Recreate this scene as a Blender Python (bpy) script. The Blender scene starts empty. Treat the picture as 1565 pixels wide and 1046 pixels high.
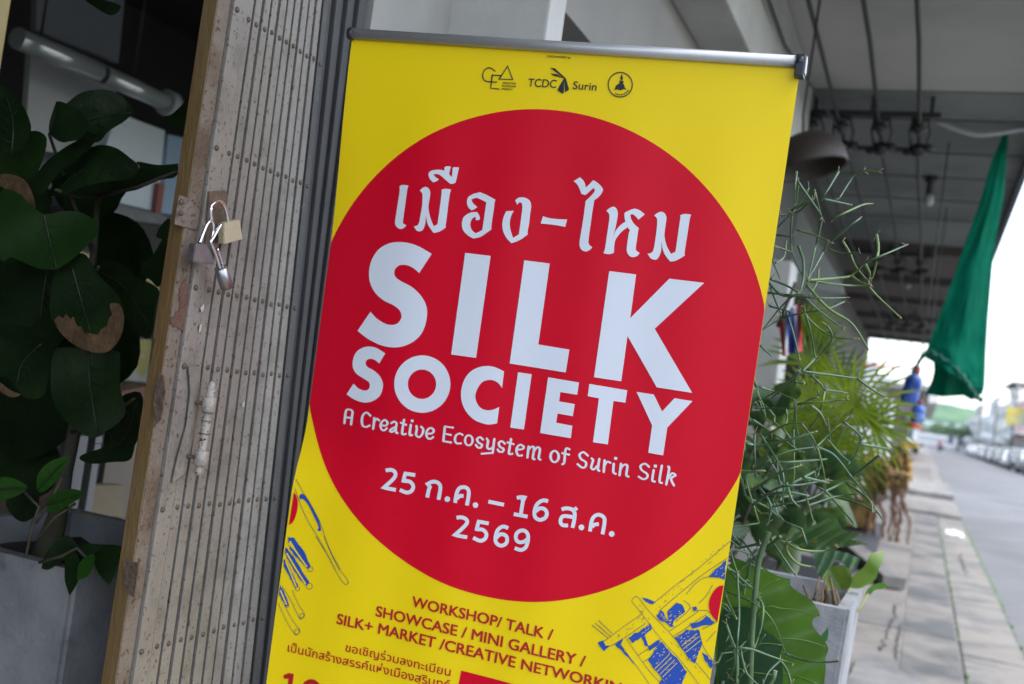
import bpy, bmesh, math, random
from mathutils import Vector, Matrix, noise
from mathutils.geometry import tessellate_polygon
S = bpy.context.scene
COL = S.collection
R = math.radians

# ---------------------------------------------------------------- camera
CX, CY, FP = 782.5, 523.0, 1600.0
M = Matrix(((0.9211730127, 0.1115773975, -0.3728146523),
            (0.3647531308, 0.0863355306, 0.9270929456),
            (0.1356297689, -0.9899983134, 0.0388317518)))
EYE = Vector((0, 0, 1.4))
# M: columns are image right, image down and forward
cd = bpy.data.cameras.new('camera')
cam = bpy.data.objects.new('camera', cd)
COL.objects.link(cam)
rx = Matrix(((M[0][0], -M[0][1], -M[0][2]), (M[1][0], -M[1][1], -M[1][2]), (M[2][0], -M[2][1], -M[2][2])))
cam.matrix_world = Matrix.Translation(EYE) @ rx.to_4x4()
cd.sensor_width = 36.0
cd.lens = FP / 1565.0 * 36.0
cd.clip_start = 0.05
cd.clip_end = 5000
cd.dof.use_dof = True
cd.dof.focus_distance = 1.70
cd.dof.aperture_fstop = 4.0
S.camera = cam

# ---------------------------------------------------------------- world, sun, exposure
SUN_EL, SUN_AZ = 66.0, 100.0      # azimuth measured from the street direction towards the road side
w = bpy.data.worlds.new('World'); S.world = w; w.use_nodes = True
nt = w.node_tree
bg = nt.nodes['Background']
sky = nt.nodes.new('ShaderNodeTexSky'); sky.sky_type = 'NISHITA'; sky.sun_disc = False
sky.sun_elevation = R(SUN_EL); sky.sun_rotation = R(SUN_AZ)
sky.air_density = 1.0; sky.dust_density = 2.0; sky.ozone_density = 1.0
hs = nt.nodes.new('ShaderNodeHueSaturation'); hs.inputs['Saturation'].default_value = 0.6
nt.links.new(sky.outputs[0], hs.inputs['Color']); nt.links.new(hs.outputs[0], bg.inputs[0])
bg.inputs[1].default_value = 0.15
sd = bpy.data.lights.new('sun', 'SUN'); sd.energy = 0.5; sd.angle = R(60); sd.color = (1.0, 0.99, 0.97)
so = bpy.data.objects.new('sun', sd); COL.objects.link(so)
sdir = Vector((math.sin(R(SUN_AZ)) * math.cos(R(SUN_EL)), math.cos(R(SUN_AZ)) * math.cos(R(SUN_EL)), math.sin(R(SUN_EL))))
so.rotation_euler = sdir.to_track_quat('Z', 'Y').to_euler(); so.location = (3, 0, 12)
S.view_settings.view_transform = 'Standard'
S.view_settings.look = 'None'
S.view_settings.exposure = 2.0
S.view_settings.gamma = 1.0
S.cycles.use_denoising = True
S.cycles.max_bounces = 10
S.cycles.diffuse_bounces = 6

# ---------------------------------------------------------------- helpers
def V(*a): return Vector(a)
def ray(p): return M @ Vector(((p[0] - CX) / FP, (p[1] - CY) / FP, 1.0))
def onX(p, x): d = ray(p); return EYE + d * (x / d.x)
def onY(p, y): d = ray(p); return EYE + d * (y / d.y)
def onZ(p, z): d = ray(p); return EYE + d * ((z - EYE.z) / d.z)
def Z(ox, oy, s, pts):
    return [(ox + q[0] / s, oy + q[1] / s) + tuple(q[2:]) for q in pts]

MATS = {}
def mat(name, col, rough=0.6, var=0.0, vscale=6.0, bump=0.0, bscale=40.0, metal=0.0, spec=0.5, col2=None, cscale=4.0,
        clo=0.45, chi=0.6, stretch=None, trans=0.0, detail=4.0, spots=None, sscale=60.0, slo=0.68, shi=0.74, coat=0.0):
    """plain procedural paint, stone, cloth or leaf: base colour, soft tone variation, a second patchy colour, specks, bump"""
    if name in MATS: return MATS[name]
    m = bpy.data.materials.new(name); m.use_nodes = True
    N = m.node_tree.nodes; L = m.node_tree.links
    b = N['Principled BSDF']
    b.inputs['Roughness'].default_value = rough
    b.inputs['Metallic'].default_value = metal
    b.inputs['Specular IOR Level'].default_value = spec
    if coat: b.inputs['Coat Weight'].default_value = coat
    if trans and 'Transmission Weight' in b.inputs and trans > 1:
        b.inputs['Transmission Weight'].default_value = 0.9
    tc = N.new('ShaderNodeTexCoord'); mp = N.new('ShaderNodeMapping')
    L.new(tc.outputs['Object'], mp.inputs[0])
    if stretch: mp.inputs['Scale'].default_value = stretch
    def noise_n(scale, det=detail):
        n = N.new('ShaderNodeTexNoise'); n.inputs['Scale'].default_value = scale; n.inputs['Detail'].default_value = det
        n.inputs['Roughness'].default_value = 0.6
        L.new(mp.outputs[0], n.inputs['Vector']); return n.outputs['Fac']
    def rgb(c):
        n = N.new('ShaderNodeRGB'); n.outputs[0].default_value = (c[0], c[1], c[2], 1); return n.outputs[0]
    def ramp(f, lo, hi):
        n = N.new('ShaderNodeMapRange'); n.inputs[1].default_value = lo; n.inputs[2].default_value = hi; L.new(f, n.inputs[0]); return n.outputs[0]
    def mix(f, a, c, mode='MIX'):
        n = N.new('ShaderNodeMix'); n.data_type = 'RGBA'; n.blend_type = mode
        if isinstance(f, float): n.inputs[0].default_value = f
        else: L.new(f, n.inputs[0])
        L.new(a, n.inputs[6]); L.new(c, n.inputs[7]); return n.outputs[2]
    c = rgb(col)
    if col2 is not None: c = mix(ramp(noise_n(cscale), clo, chi), c, rgb(col2))
    if var:
        n = N.new('ShaderNodeMapRange'); n.inputs[1].default_value = 0.25; n.inputs[2].default_value = 0.75
        n.inputs[3].default_value = 1 - var; n.inputs[4].default_value = 1 + var
        L.new(noise_n(vscale), n.inputs[0])
        h = N.new('ShaderNodeHueSaturation'); L.new(n.outputs[0], h.inputs['Value']); L.new(c, h.inputs['Color']); c = h.outputs[0]
    if spots is not None: c = mix(ramp(noise_n(sscale, 3.0), slo, shi), c, rgb(spots))
    L.new(c, b.inputs['Base Color'])
    if bump:
        bn = N.new('ShaderNodeBump'); bn.inputs['Strength'].default_value = bump; bn.inputs['Distance'].default_value = 0.01
        L.new(noise_n(bscale), bn.inputs['Height']); L.new(bn.outputs[0], b.inputs['Normal'])
    if 0 < trans <= 1:
        t = N.new('ShaderNodeBsdfTranslucent'); L.new(c, t.inputs[0])
        mx = N.new('ShaderNodeMixShader'); mx.inputs[0].default_value = trans
        L.new(b.outputs[0], mx.inputs[1]); L.new(t.outputs[0], mx.inputs[2])
        L.new(mx.outputs[0], N['Material Output'].inputs[0])
    MATS[name] = m
    return m

class MB:
    """collects shapes into one mesh"""
    def __init__(s): s.b = bmesh.new()
    def box(s, x0, x1, y0, y1, z0, z1, bev=0.0, rot=None, piv=None):
        r = bmesh.ops.create_cube(s.b, size=1.0)
        vs = r['verts']
        for v in vs:
            v.co = Vector(((x0 + x1) / 2 + v.co.x * (x1 - x0), (y0 + y1) / 2 + v.co.y * (y1 - y0), (z0 + z1) / 2 + v.co.z * (z1 - z0)))
        if rot is not None:
            pv = Vector(piv) if piv is not None else Vector(((x0 + x1) / 2, (y0 + y1) / 2, (z0 + z1) / 2))
            for v in vs: v.co = pv + rot @ (v.co - pv)
        if bev:
            es = list({e for v in vs for e in v.link_edges})
            bmesh.ops.bevel(s.b, geom=es, offset=bev, segments=2, affect='EDGES', profile=0.6)
        return s
    def tube(s, pts, r, n=8, cap=True):
        pts = [Vector(p) for p in pts]
        rr = r if isinstance(r, (list, tuple)) else [r] * len(pts)
        rings = []
        up = Vector((0.13, 0.21, 0.97))
        for i, p in enumerate(pts):
            a = pts[max(0, i - 1)]; c = pts[min(len(pts) - 1, i + 1)]
            t = (c - a)
            if t.length < 1e-9: t = Vector((0, 0, 1))
            t.normalize()
            e1 = t.cross(up)
            if e1.length < 1e-3: e1 = t.cross(Vector((1, 0, 0)))
            e1.normalize(); e2 = t.cross(e1); 
            rings.append([s.b.verts.new(p + (e1 * math.cos(2 * math.pi * k / n) + e2 * math.sin(2 * math.pi * k / n)) * rr[i]) for k in range(n)])
        for i in range(len(rings) - 1):
            for k in range(n):
                f = s.b.faces.new((rings[i][k], rings[i][(k + 1) % n], rings[i + 1][(k + 1) % n], rings[i + 1][k])); f.smooth = True
        if cap:
            s.b.faces.new(rings[0]); s.b.faces.new(rings[-1][::-1])
        return s
    def lathe(s, org, axis, prof, n=16, smooth=True):
        """prof: list of (distance along axis, radius)"""
        axis = Vector(axis).normalized(); e1 = axis.orthogonal().normalized(); e2 = axis.cross(e1); org = Vector(org)
        rings = []
        for h, r in prof:
            c = org + axis * h
            rings.append([s.b.verts.new(c + (e1 * math.cos(2 * math.pi * k / n) + e2 * math.sin(2 * math.pi * k / n)) * max(r, 1e-5)) for k in range(n)])
        for i in range(len(rings) - 1):
            for k in range(n):
                f = s.b.faces.new((rings[i][k], rings[i][(k + 1) % n], rings[i + 1][(k + 1) % n], rings[i + 1][k])); f.smooth = smooth
        s.b.faces.new(rings[0]); s.b.faces.new(rings[-1][::-1])
        return s
    def prism(s, poly, vec):
        """poly: 3-D outline, extruded by vec"""
        poly = [Vector(p) for p in poly]; vec = Vector(vec)
        a = [s.b.verts.new(p) for p in poly]; c = [s.b.verts.new(p + vec) for p in poly]
        s.b.faces.new(a[::-1]); s.b.faces.new(c)
        n = len(a)
        for i in range(n): s.b.faces.new((a[i], a[(i + 1) % n], c[(i + 1) % n], c[i]))
        return s
    def quad(s, *p):
        s.b.faces.new([s.b.verts.new(Vector(q)) for q in p]); return s
    def grid(s, fn, nu, nv, smooth=True):
        g = [[s.b.verts.new(fn(i / nu, j / nv)) for j in range(nv + 1)] for i in range(nu + 1)]
        for i in range(nu):
            for j in range(nv):
                f = s.b.faces.new((g[i][j], g[i + 1][j], g[i + 1][j + 1], g[i][j + 1])); f.smooth = smooth
        return s
    def sphere(s, c, r, sx=1, sy=1, sz=1, seg=12):
        q = bmesh.ops.create_uvsphere(s.b, u_segments=seg, v_segments=max(6, seg // 2), radius=r)
        for v in q['verts']: v.co = Vector((v.co.x * sx, v.co.y * sy, v.co.z * sz)) + Vector(c)
        for f in {f for v in q['verts'] for f in v.link_faces}: f.smooth = True
        return s
    def mesh(s, name, fixn=True):
        if fixn: bmesh.ops.recalc_face_normals(s.b, faces=s.b.faces)
        me = bpy.data.meshes.new(name); s.b.to_mesh(me); s.b.free(); return me

def obj(name, mb, m, parent=None, label=None, cat=None, group=None, kind=None, fixn=True):
    me = mb.mesh(name, fixn) if isinstance(mb, MB) else mb
    for x in (m if isinstance(m, (list, tuple)) else [m]): me.materials.append(x)
    o = bpy.data.objects.new(name, me); COL.objects.link(o)
    if parent is not None:
        o.parent = parent
        o.matrix_parent_inverse = Matrix.Translation(parent.location).inverted() if parent.type == 'EMPTY' else Matrix.Identity(4)
    tag(o, label, cat, group, kind)
    return o
def tag(o, label=None, cat=None, group=None, kind=None):
    if label: o['label'] = label
    if cat: o['category'] = cat
    if group: o['group'] = group
    if kind: o['kind'] = kind
    return o
def thing(name, label, cat, loc=(0, 0, 0), group=None):
    o = bpy.data.objects.new(name, None); COL.objects.link(o); o.location = loc; o.empty_display_size = 0.1
    return tag(o, label, cat, group)
def dup(root, delta, label=None, rotz=0.0):
    """a copy of a thing with copies of its parts and sub-parts"""
    def cp(o, par):
        c = o.copy(); COL.objects.link(c)
        if par is not None: c.parent = par
        for ch in [x for x in KIDS.get(o.name, [])]: KIDS.setdefault(c.name, []).append(cp(ch, c))
        return c
    KIDS.clear()
    for x in bpy.data.objects:
        if x.parent: KIDS.setdefault(x.parent.name, []).append(x)
    r = cp(root, None); r.location = root.location + Vector(delta); r.rotation_euler.z += rotz
    if label: r['label'] = label
    return r
KIDS = {}
def smooth_path(pts, closed=True, step=4):
    """points with a third element are corners; runs between corners are rounded"""
    n = len(pts); out = []
    P = [Vector((p[0], p[1])) for p in pts]; C = [len(p) > 2 for p in pts]
    rng = n if closed else n - 1
    for i in range(rng):
        j = (i + 1) % n
        p1, p2 = P[i], P[j]
        p0 = P[(i - 1) % n] if (closed or i > 0) else p1
        p3 = P[(j + 1) % n] if (closed or j < n - 1) else p2
        if C[i]: p0 = p1 - (p2 - p1) * 0.5
        if C[j]: p3 = p2 + (p2 - p1) * 0.5
        for k in range(step):
            t = k / step
            out.append(0.5 * ((2 * p1) + (p2 - p0) * t + (2 * p0 - 5 * p1 + 4 * p2 - p3) * t * t + (3 * p1 - p0 - 3 * p2 + p3) * t ** 3))
    if not closed: out.append(P[-1])
    return [(q.x, q.y) for q in out]

# ---------------------------------------------------------------- setting: ground, pavement, road, hill
m_conc = mat('pavement_concrete', (0.215, 0.20, 0.18), 0.9, 0.28, 2.2, 0.5, 30, col2=(0.135, 0.133, 0.131), cscale=1.1, clo=0.48, chi=0.62, spots=(0.07, 0.075, 0.08), sscale=9.0, slo=0.66, shi=0.72)
m_tile = mat('pavement_slab', (0.195, 0.183, 0.166), 0.85, 0.3, 1.6, 0.4, 30, col2=(0.085, 0.09, 0.092), cscale=0.9, clo=0.47, chi=0.6)
m_kerb = mat('kerb_concrete', (0.226, 0.211, 0.19), 0.9, 0.15, 3.0, 0.4, 40, col2=(0.14, 0.138, 0.134), cscale=2.0)
m_road = mat('road_asphalt', (0.148, 0.15, 0.154), 0.85, 0.1, 0.6, 0.3, 60, col2=(0.115, 0.117, 0.121), spots=(0.08, 0.08, 0.085), sscale=1.1, slo=0.66, shi=0.72, cscale=0.35)
m_dark = mat('joint_dirt', (0.05, 0.055, 0.055), 0.95)
m_moss = mat('moss', (0.09, 0.15, 0.07), 0.95, 0.3, 20)
m_earth = mat('earth', (0.16, 0.17, 0.12), 0.95, 0.2, 0.05)
m_grey = mat('grey_step', (0.5, 0.5, 0.5), 0.8, 0.08, 6.0)

g = MB(); g.box(-900, 900, -60, 2600, -0.9, -0.30)
obj('ground', g, m_earth, kind='structure')
g = MB(); g.box(0.83, 8.6, -40, 420, -0.4, -0.06)
obj('road', g, m_road, kind='structure')
g = MB()
g.box(-1.16, 0.385, -40, 60, -0.4, 0.0)
obj('pavement', g, [m_conc], kind='structure')
g = MB()
y = -30.0; random.seed(4)
while y < 160:
    L_ = random.uniform(1.5, 2.6)
    g.box(0.405, 0.815, y + 0.012, y + L_ - 0.012, -0.4, -0.012 + random.uniform(-0.006, 0.004), 0.008)
    y += L_
obj('kerb', g, m_kerb, kind='structure')
g = MB(); g.box(0.38, 0.41, -40, 160, -0.4, -0.02); g.box(0.812, 0.845, -40, 160, -0.4, -0.052)
obj('gutter', g, m_dark, kind='structure')
# moss growing in the kerb joint in patches
g = MB(); random.seed(8)
for k in range(900):
    y = random.choice([random.uniform(11, 19), random.uniform(5, 30), random.uniform(19, 60)])
    x = 0.83 + random.gauss(0, 0.012) if random.random() < 0.8 else 0.395 + random.gauss(0, 0.008)
    r = random.uniform(0.008, 0.022)
    g.sphere((x, y, -0.045 if x > 0.6 else -0.01), r, 1, 2.2, 0.7, 6)
obj('moss', g, m_moss, kind='stuff')
# large slabs let into the pavement, joints between them, long cracks
g = MB(); jn = MB(); random.seed(12)
y = 5.0
while y < 58:
    L_ = random.uniform(1.1, 2.1)
    g.box(0.02, 0.372, y + 0.012, y + L_ - 0.012, -0.1, 0.004)
    if random.random() < 0.6:
        jn.box(-1.1, 0.02, y - 0.011, y + 0.011, -0.1, 0.003)
    y += L_
obj('pavement_slab', g, m_tile, kind='structure')
for pts in [Z(1090, 750, 3.295, [(945, 575), (915, 580), (905, 640), (885, 700), (870, 750), (840, 805)]),
            Z(1090, 750, 3.295, [(945, 670), (935, 730), (920, 790), (925, 850)]),
            Z(1090, 750, 3.295, [(990, 150), (975, 180), (970, 220)]),
            Z(1090, 750, 3.295, [(1250, 320), (1262, 370), (1275, 415)])]:
    q = [onZ(p, 0.006) for p in pts]; path = []
    for a, b2 in zip(q, q[1:]):
        for k in range(7): path.append(a.lerp(b2, k / 7) + Vector((random.gauss(0, 0.009), random.gauss(0, .02), 0)))
    path.append(q[-1]); prev = None
    for c in path:
        r = random.uniform(0.003, 0.011); cur = (jn.b.verts.new(c + V(-r, 0, 0)), jn.b.verts.new(c + V(r, 0, 0)))
        if prev: jn.b.faces.new((prev[0], prev[1], cur[1], cur[0]))
        prev = cur
obj('pavement_joints', jn, m_dark, kind='structure')
# raised ramp slabs further down the pavement
g = MB()
g.box(-0.5, 0.82, 27.5, 34.5, -0.1, 0.16, 0.02); g.box(-0.3, 0.82, 21.5, 26.5, -0.1, 0.07, 0.02)
obj('pavement_ramp', g, m_kerb, kind='structure')
g = MB(); g.box(-3.2, 0.83, 60, 420, -0.4, -0.005)
obj('far_pavement', g, m_conc, kind='structure')
# wooded hill at the end of the street
m_hill = mat('hill_wood', (0.05, 0.12, 0.075), 0.95, 0.35, 0.03, col2=(0.09, 0.17, 0.085), cscale=0.012)
g = MB()
def hillf(u, v):
    x = -400 + 800 * u; y = 1100 + 700 * v
    h = 44 * math.exp(-((x - 10) / 150) ** 2) + 32 * math.exp(-((x + 130) / 120) ** 2) + 14 * math.exp(-((x - 150) / 120) ** 2)
    return Vector((x, y, -2 + h * math.sin(min(1, v * 1.4) * math.pi / 2) * (1 + 0.12 * noise.noise(Vector((x * .02, y * .02, 0)))) + 3 * noise.noise(Vector((x * .06, y * .06, 3)))))
g.grid(hillf, 90, 40)
obj('hill', g, m_hill, kind='structure')

# ---------------------------------------------------------------- near shophouse with its canopy
m_white = mat('wall_paint', (0.44, 0.44, 0.42), 0.8, 0.07, 2.0, 0.15, 50, col2=(0.37, 0.365, 0.35), cscale=1.5)
m_lint = mat('lintel_paint', (0.26, 0.25, 0.235), 0.85, 0.1, 3.0, 0.1, 50)
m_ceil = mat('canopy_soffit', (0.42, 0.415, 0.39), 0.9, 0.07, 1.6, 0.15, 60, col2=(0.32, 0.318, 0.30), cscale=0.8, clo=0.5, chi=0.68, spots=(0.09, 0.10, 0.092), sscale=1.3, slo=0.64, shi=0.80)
m_ceil2 = mat('canopy_soffit_darker', (0.19, 0.205, 0.196), 0.9, 0.1, 1.2, 0.1, 60, col2=(0.13, 0.145, 0.138), cscale=0.8)  # darker grey-green tone for the second canopy
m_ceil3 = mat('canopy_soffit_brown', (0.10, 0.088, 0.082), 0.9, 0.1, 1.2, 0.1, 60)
m_fas = mat('canopy_edge_paint', (0.10, 0.11, 0.13), 0.8, 0.1, 3.0)
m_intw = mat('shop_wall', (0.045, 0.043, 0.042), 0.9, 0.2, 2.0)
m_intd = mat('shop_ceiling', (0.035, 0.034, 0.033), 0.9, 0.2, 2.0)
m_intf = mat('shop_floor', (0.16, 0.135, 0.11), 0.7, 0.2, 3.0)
m_brick = mat('dark_brickwork', (0.04, 0.036, 0.034), 0.9, 0.3, 8.0)

bd = thing('shophouse', 'grey painted shopfront with white pillar and flat canopy over the pavement behind the banner', 'building', (-1.15, 2.0, 0))
ZC = 3.60; YP = 2.19
g = MB(); g.box(-1.45, -1.15, 1.845, YP, 0.0, 3.55); obj('wall', g, mat('wall_paint_grey', (0.31, 0.305, 0.29), 0.85, 0.07, 2.0, 0.15, 50, col2=(0.26, 0.255, 0.24), cscale=1.5), bd)
g = MB(); g.box(-1.5, -0.90, YP, 2.293, 0.0, 3.55, 0.006); obj('pillar', g, m_white, bd)
g = MB(); g.box(-1.45, -1.15, 2.293, 5.7, 2.54, 3.55); g.box(-1.45, -1.15, -3, 1.30, 2.54, 3.55); g.box(-1.45, -1.153, 1.30, 1.845, 2.60, 3.55)
obj('lintel', g, m_lint, bd)
g = MB(); g.box(-1.148, -0.92, 2.293, 6.9, 3.03, 3.59, 0.01); g.box(-1.148, -0.92, -2.4, YP - 0.002, 3.03, 3.59, 0.01)
obj('beam', g, m_white, bd)
g = MB(); g.box(-1.6, 0.46, -2.4, 7.0, ZC, ZC + 0.12); 
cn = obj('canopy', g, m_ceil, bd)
g = MB(); g.box(0.462, 0.50, -2.4, 7.0, ZC - 0.10, ZC + 0.16); obj('fascia', g, m_fas, cn)
g = MB(); g.box(-4.6, -1.16, -3.5, 5.6, -0.2, 0.02); obj('shop_floor', g, m_intf, bd)
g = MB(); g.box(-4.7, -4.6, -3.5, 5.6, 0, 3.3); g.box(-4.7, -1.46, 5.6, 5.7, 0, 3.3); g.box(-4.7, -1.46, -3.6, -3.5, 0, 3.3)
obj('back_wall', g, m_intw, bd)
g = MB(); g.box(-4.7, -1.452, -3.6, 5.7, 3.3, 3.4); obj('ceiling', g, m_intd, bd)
# front pier to the left of the doorway, out of frame behind the viewer
g = MB(); g.box(-1.45, -1.15, -3, -1.2, 0, 2.54); obj('side_wall', g, m_white, bd)

# next building along: darker soffit, pale wall above dark shop openings
b2 = thing('shophouse', 'second shopfront along, pale sloping awning side under a darker canopy soffit', 'building', (-1.15, 10, 0))
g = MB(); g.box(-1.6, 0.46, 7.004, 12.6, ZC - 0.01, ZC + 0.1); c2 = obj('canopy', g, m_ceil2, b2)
g = MB(); g.box(0.462, 0.50, 7.004, 12.6, ZC - 0.10, ZC + 0.15); obj('fascia', g, m_fas, c2)
zp = onY((1200, 398), 5.72).z
g = MB(); g.box(-1.4, onY((1208, 420), 5.72).x, 5.72, 6.0, 0.0, zp, .01); obj('pillar', g, m_white, b2)
g = MB(); g.box(-1.45, -1.15, 5.71, 13.6, 2.54, 3.56); obj('lintel', g, mat('lintel_dark', (0.07, 0.07, 0.068), 0.9, 0.15, 2), b2)
m_pale = mat('transom_paint', (0.30, 0.315, 0.31), 0.8, 0.06, 2.0)
g = MB(); g.prism([onY(p, 8.6) for p in [(1190, 300), (1214, 306), (1227, 325), (1258, 385), (1288, 436), (1290, 449), (1250, 442), (1185, 434)]], (0, .06, 0)); obj('awning_side', g, m_pale, b2)
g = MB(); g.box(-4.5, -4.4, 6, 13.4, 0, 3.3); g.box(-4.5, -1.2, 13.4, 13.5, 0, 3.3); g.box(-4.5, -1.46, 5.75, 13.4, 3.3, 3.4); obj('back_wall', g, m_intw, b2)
g = MB()
for yy in (7.6, 8.5, 9.3, 10.2, 11.1): 
    g = MB(); g.box(-1.1, 0.44, yy, yy + 0.018, ZC - 0.016, ZC - 0.0085); obj('soffit_joint', g, m_dark, b2)

b3 = thing('shophouse', 'third shopfront along with the darkest brown canopy soffit, ending at open sky', 'building', (-1.3, 18, 0))
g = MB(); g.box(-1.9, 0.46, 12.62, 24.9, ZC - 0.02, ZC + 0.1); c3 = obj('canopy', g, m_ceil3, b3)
for yy in (12.7, 15.2, 17.6, 20.2, 22.6, 24.6):
    g = MB(); g.box(-1.6, 0.45, yy, yy + 0.16, ZC - 0.11, ZC - 0.022); obj('cross_beam', g, m_ceil3, c3)
g = MB(); g.box(0.462, 0.50, 12.62, 24.9, ZC - 0.10, ZC + 0.14); obj('fascia', g, m_fas, c3)
m_wall3 = mat('dark_wall', (0.13, 0.125, 0.125), 0.9, 0.2, 1.0)
g = MB(); g.box(-1.9, -1.4, 13.62, 25.2, 0, 3.56); obj('wall', g, m_wall3, b3)
for ya, yb_ in ((14.5, 17.5), (19, 23.5)):
    g = MB(); g.box(-1.396, -1.37, ya, yb_, 0.1, 2.45); obj('shutter', g, mat('shutter_dark', (0.06, 0.06, 0.065), 0.6, 0.1, 3), b3)

# buildings on the same side beyond the gap
m_bconc = mat('bare_concrete', (0.22, 0.22, 0.22), 0.9, 0.15, 1.0)
m_bw = mat('pale_render', (0.58, 0.59, 0.60), 0.85, 0.08, 0.5)
m_awn = mat('awning_grey', (0.33, 0.32, 0.31), 0.8, 0.1, 1.0)
b4 = thing('shophouse', 'bare concrete building with grey upper wall beyond the end of the canopy', 'building', (-2.2, 45, 0))
g = MB(); g.box(-7, -1.9, 33, 60, 0, 3.6); obj('wall', g, m_bconc, b4)
for yy in (33.0, 45.0):
    g = MB(); g.box(-1.9, -1.55, yy, yy + .5, 0, 3.55); obj('pillar', g, m_bw, b4)
g = MB(); g.box(-1.9, 0.0, 44, 60, 3.3, 3.5); obj('awning', g, m_awn, b4)
for ya, yb_ in ((34.5, 44), (46.5, 58)):
    g = MB(); g.box(-1.88, -1.82, ya, yb_, 0.3, 2.65); obj('shutter', g, mat('shutter_green', (0.10, 0.14, 0.13), 0.6, 0.1, 1), b4)
b5 = thing('shophouse', 'low pale shop with projecting white awning further down the same side', 'building', (-2.0, 80, 0))
g = MB(); g.box(-9, -1.8, 62, 118, 0, 4.6); obj('wall', g, m_bw, b5)
g = MB(); g.box(-1.8, 0.5, 66, 116, 3.6, 4.3); obj('awning', g, mat('awning_white', (0.6, 0.6, 0.58), 0.8, 0.1, .6), b5)
for ya, yb_ in ((66, 90), (93, 115)):
    g = MB(); g.box(-1.79, -1.74, ya, yb_, 0.2, 3.2); obj('opening', g, mat('shop_opening_dark', (0.08, 0.07, 0.065), 0.8), b5)

# ---------------------------------------------------------------- folding gate
XG = -1.15
RUST = (0.10, 0.055, 0.03)
m_slat = mat('slat_paint', (0.188, 0.172, 0.153), 0.55, 0.12, 9.0, 0.22, 160, col2=(0.145, 0.131, 0.115), cscale=16, clo=.5, chi=.66, spots=RUST, sscale=120, slo=0.60, shi=0.66)
m_slat2 = mat('slat_channel_shade', (0.022, 0.018, 0.015), 0.7, 0.2, 6.0, 0.3, 120, spots=RUST, sscale=70, slo=0.6, shi=0.7)  # shade of the slat gaps put into the colour, plus rust specks
m_slatd = mat('slat_dark', (0.075, 0.07, 0.066), 0.6, 0.2, 6.0, 0.3, 120, col2=(0.05, 0.048, 0.046), cscale=6, spots=(0.16, 0.15, 0.14), sscale=90, slo=0.68, shi=0.70)  # darker tone for the last slat beside the jamb
m_must = mat('mustard_frame_paint', (0.115, 0.066, 0.02), 0.6, 0.18, 4.0, 0.3, 90, col2=(0.15, 0.10, 0.042), cscale=3, stretch=(1, 1, 0.25), spots=(0.05, 0.035, 0.02), sscale=30, slo=0.66, shi=0.69)
m_rust = mat('rusty_stile_paint', (0.145, 0.118, 0.094), 0.7, 0.14, 5.0, 0.5, 110, col2=(0.09, 0.06, 0.038), cscale=9, clo=0.5, chi=0.68, spots=(0.07, 0.035, 0.02), sscale=85, slo=0.60, shi=0.65)
m_rivet = mat('rusty_rivet', (0.10, 0.075, 0.055), 0.6, 0.3, 50, metal=0.4)
m_plate = mat('rusty_plate', (0.10, 0.068, 0.048), 0.7, 0.3, 30, 0.6, 90, spots=(0.04, 0.02, 0.015), sscale=60, slo=0.6, shi=0.68)
m_brown = mat('rust_stain', (0.10, 0.05, 0.035), 0.85, 0.35, 30, 0.6, 100)
m_chip = mat('bare_white_chip', (0.36, 0.37, 0.37), 0.7)
m_jamb = mat('dark_jamb', (0.05, 0.05, 0.052), 0.7, 0.2, 6, 0.2, 60)

gt = thing('folding_gate', 'folded steel accordion gate with beige rusty slats and a mustard end frame behind the banner', 'gate', (XG, 1.5, 0))
ZT = 2.58
y_m0 = onX((334, 0), XG).y                # front corner of the end frame
xm = onY((311, 0), y_m0).x
y_w = onX((355, 0), XG).y
y_w2 = onX((378, 0), XG).y
g = MB(); g.box(xm, XG - 0.002, y_m0, y_m0 + 0.012, 0.0, ZT, 0.0015); fr = obj('end_frame', g, m_must, gt)
g = MB(); g.box(XG - 0.03, XG, y_m0 + 0.001, y_w - 0.0015, 0.0, ZT, 0.003); st = obj('stile', g, m_rust, gt)
g = MB(); g.box(XG - 0.02, XG + 0.006, y_w, y_w + 0.016, 0.0, ZT, 0.002); g.box(XG - 0.02, XG + 0.003, y_w + 0.0175, y_w2, 0.0, ZT, 0.002)
obj('lead_slat', g, m_slat, gt)
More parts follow.
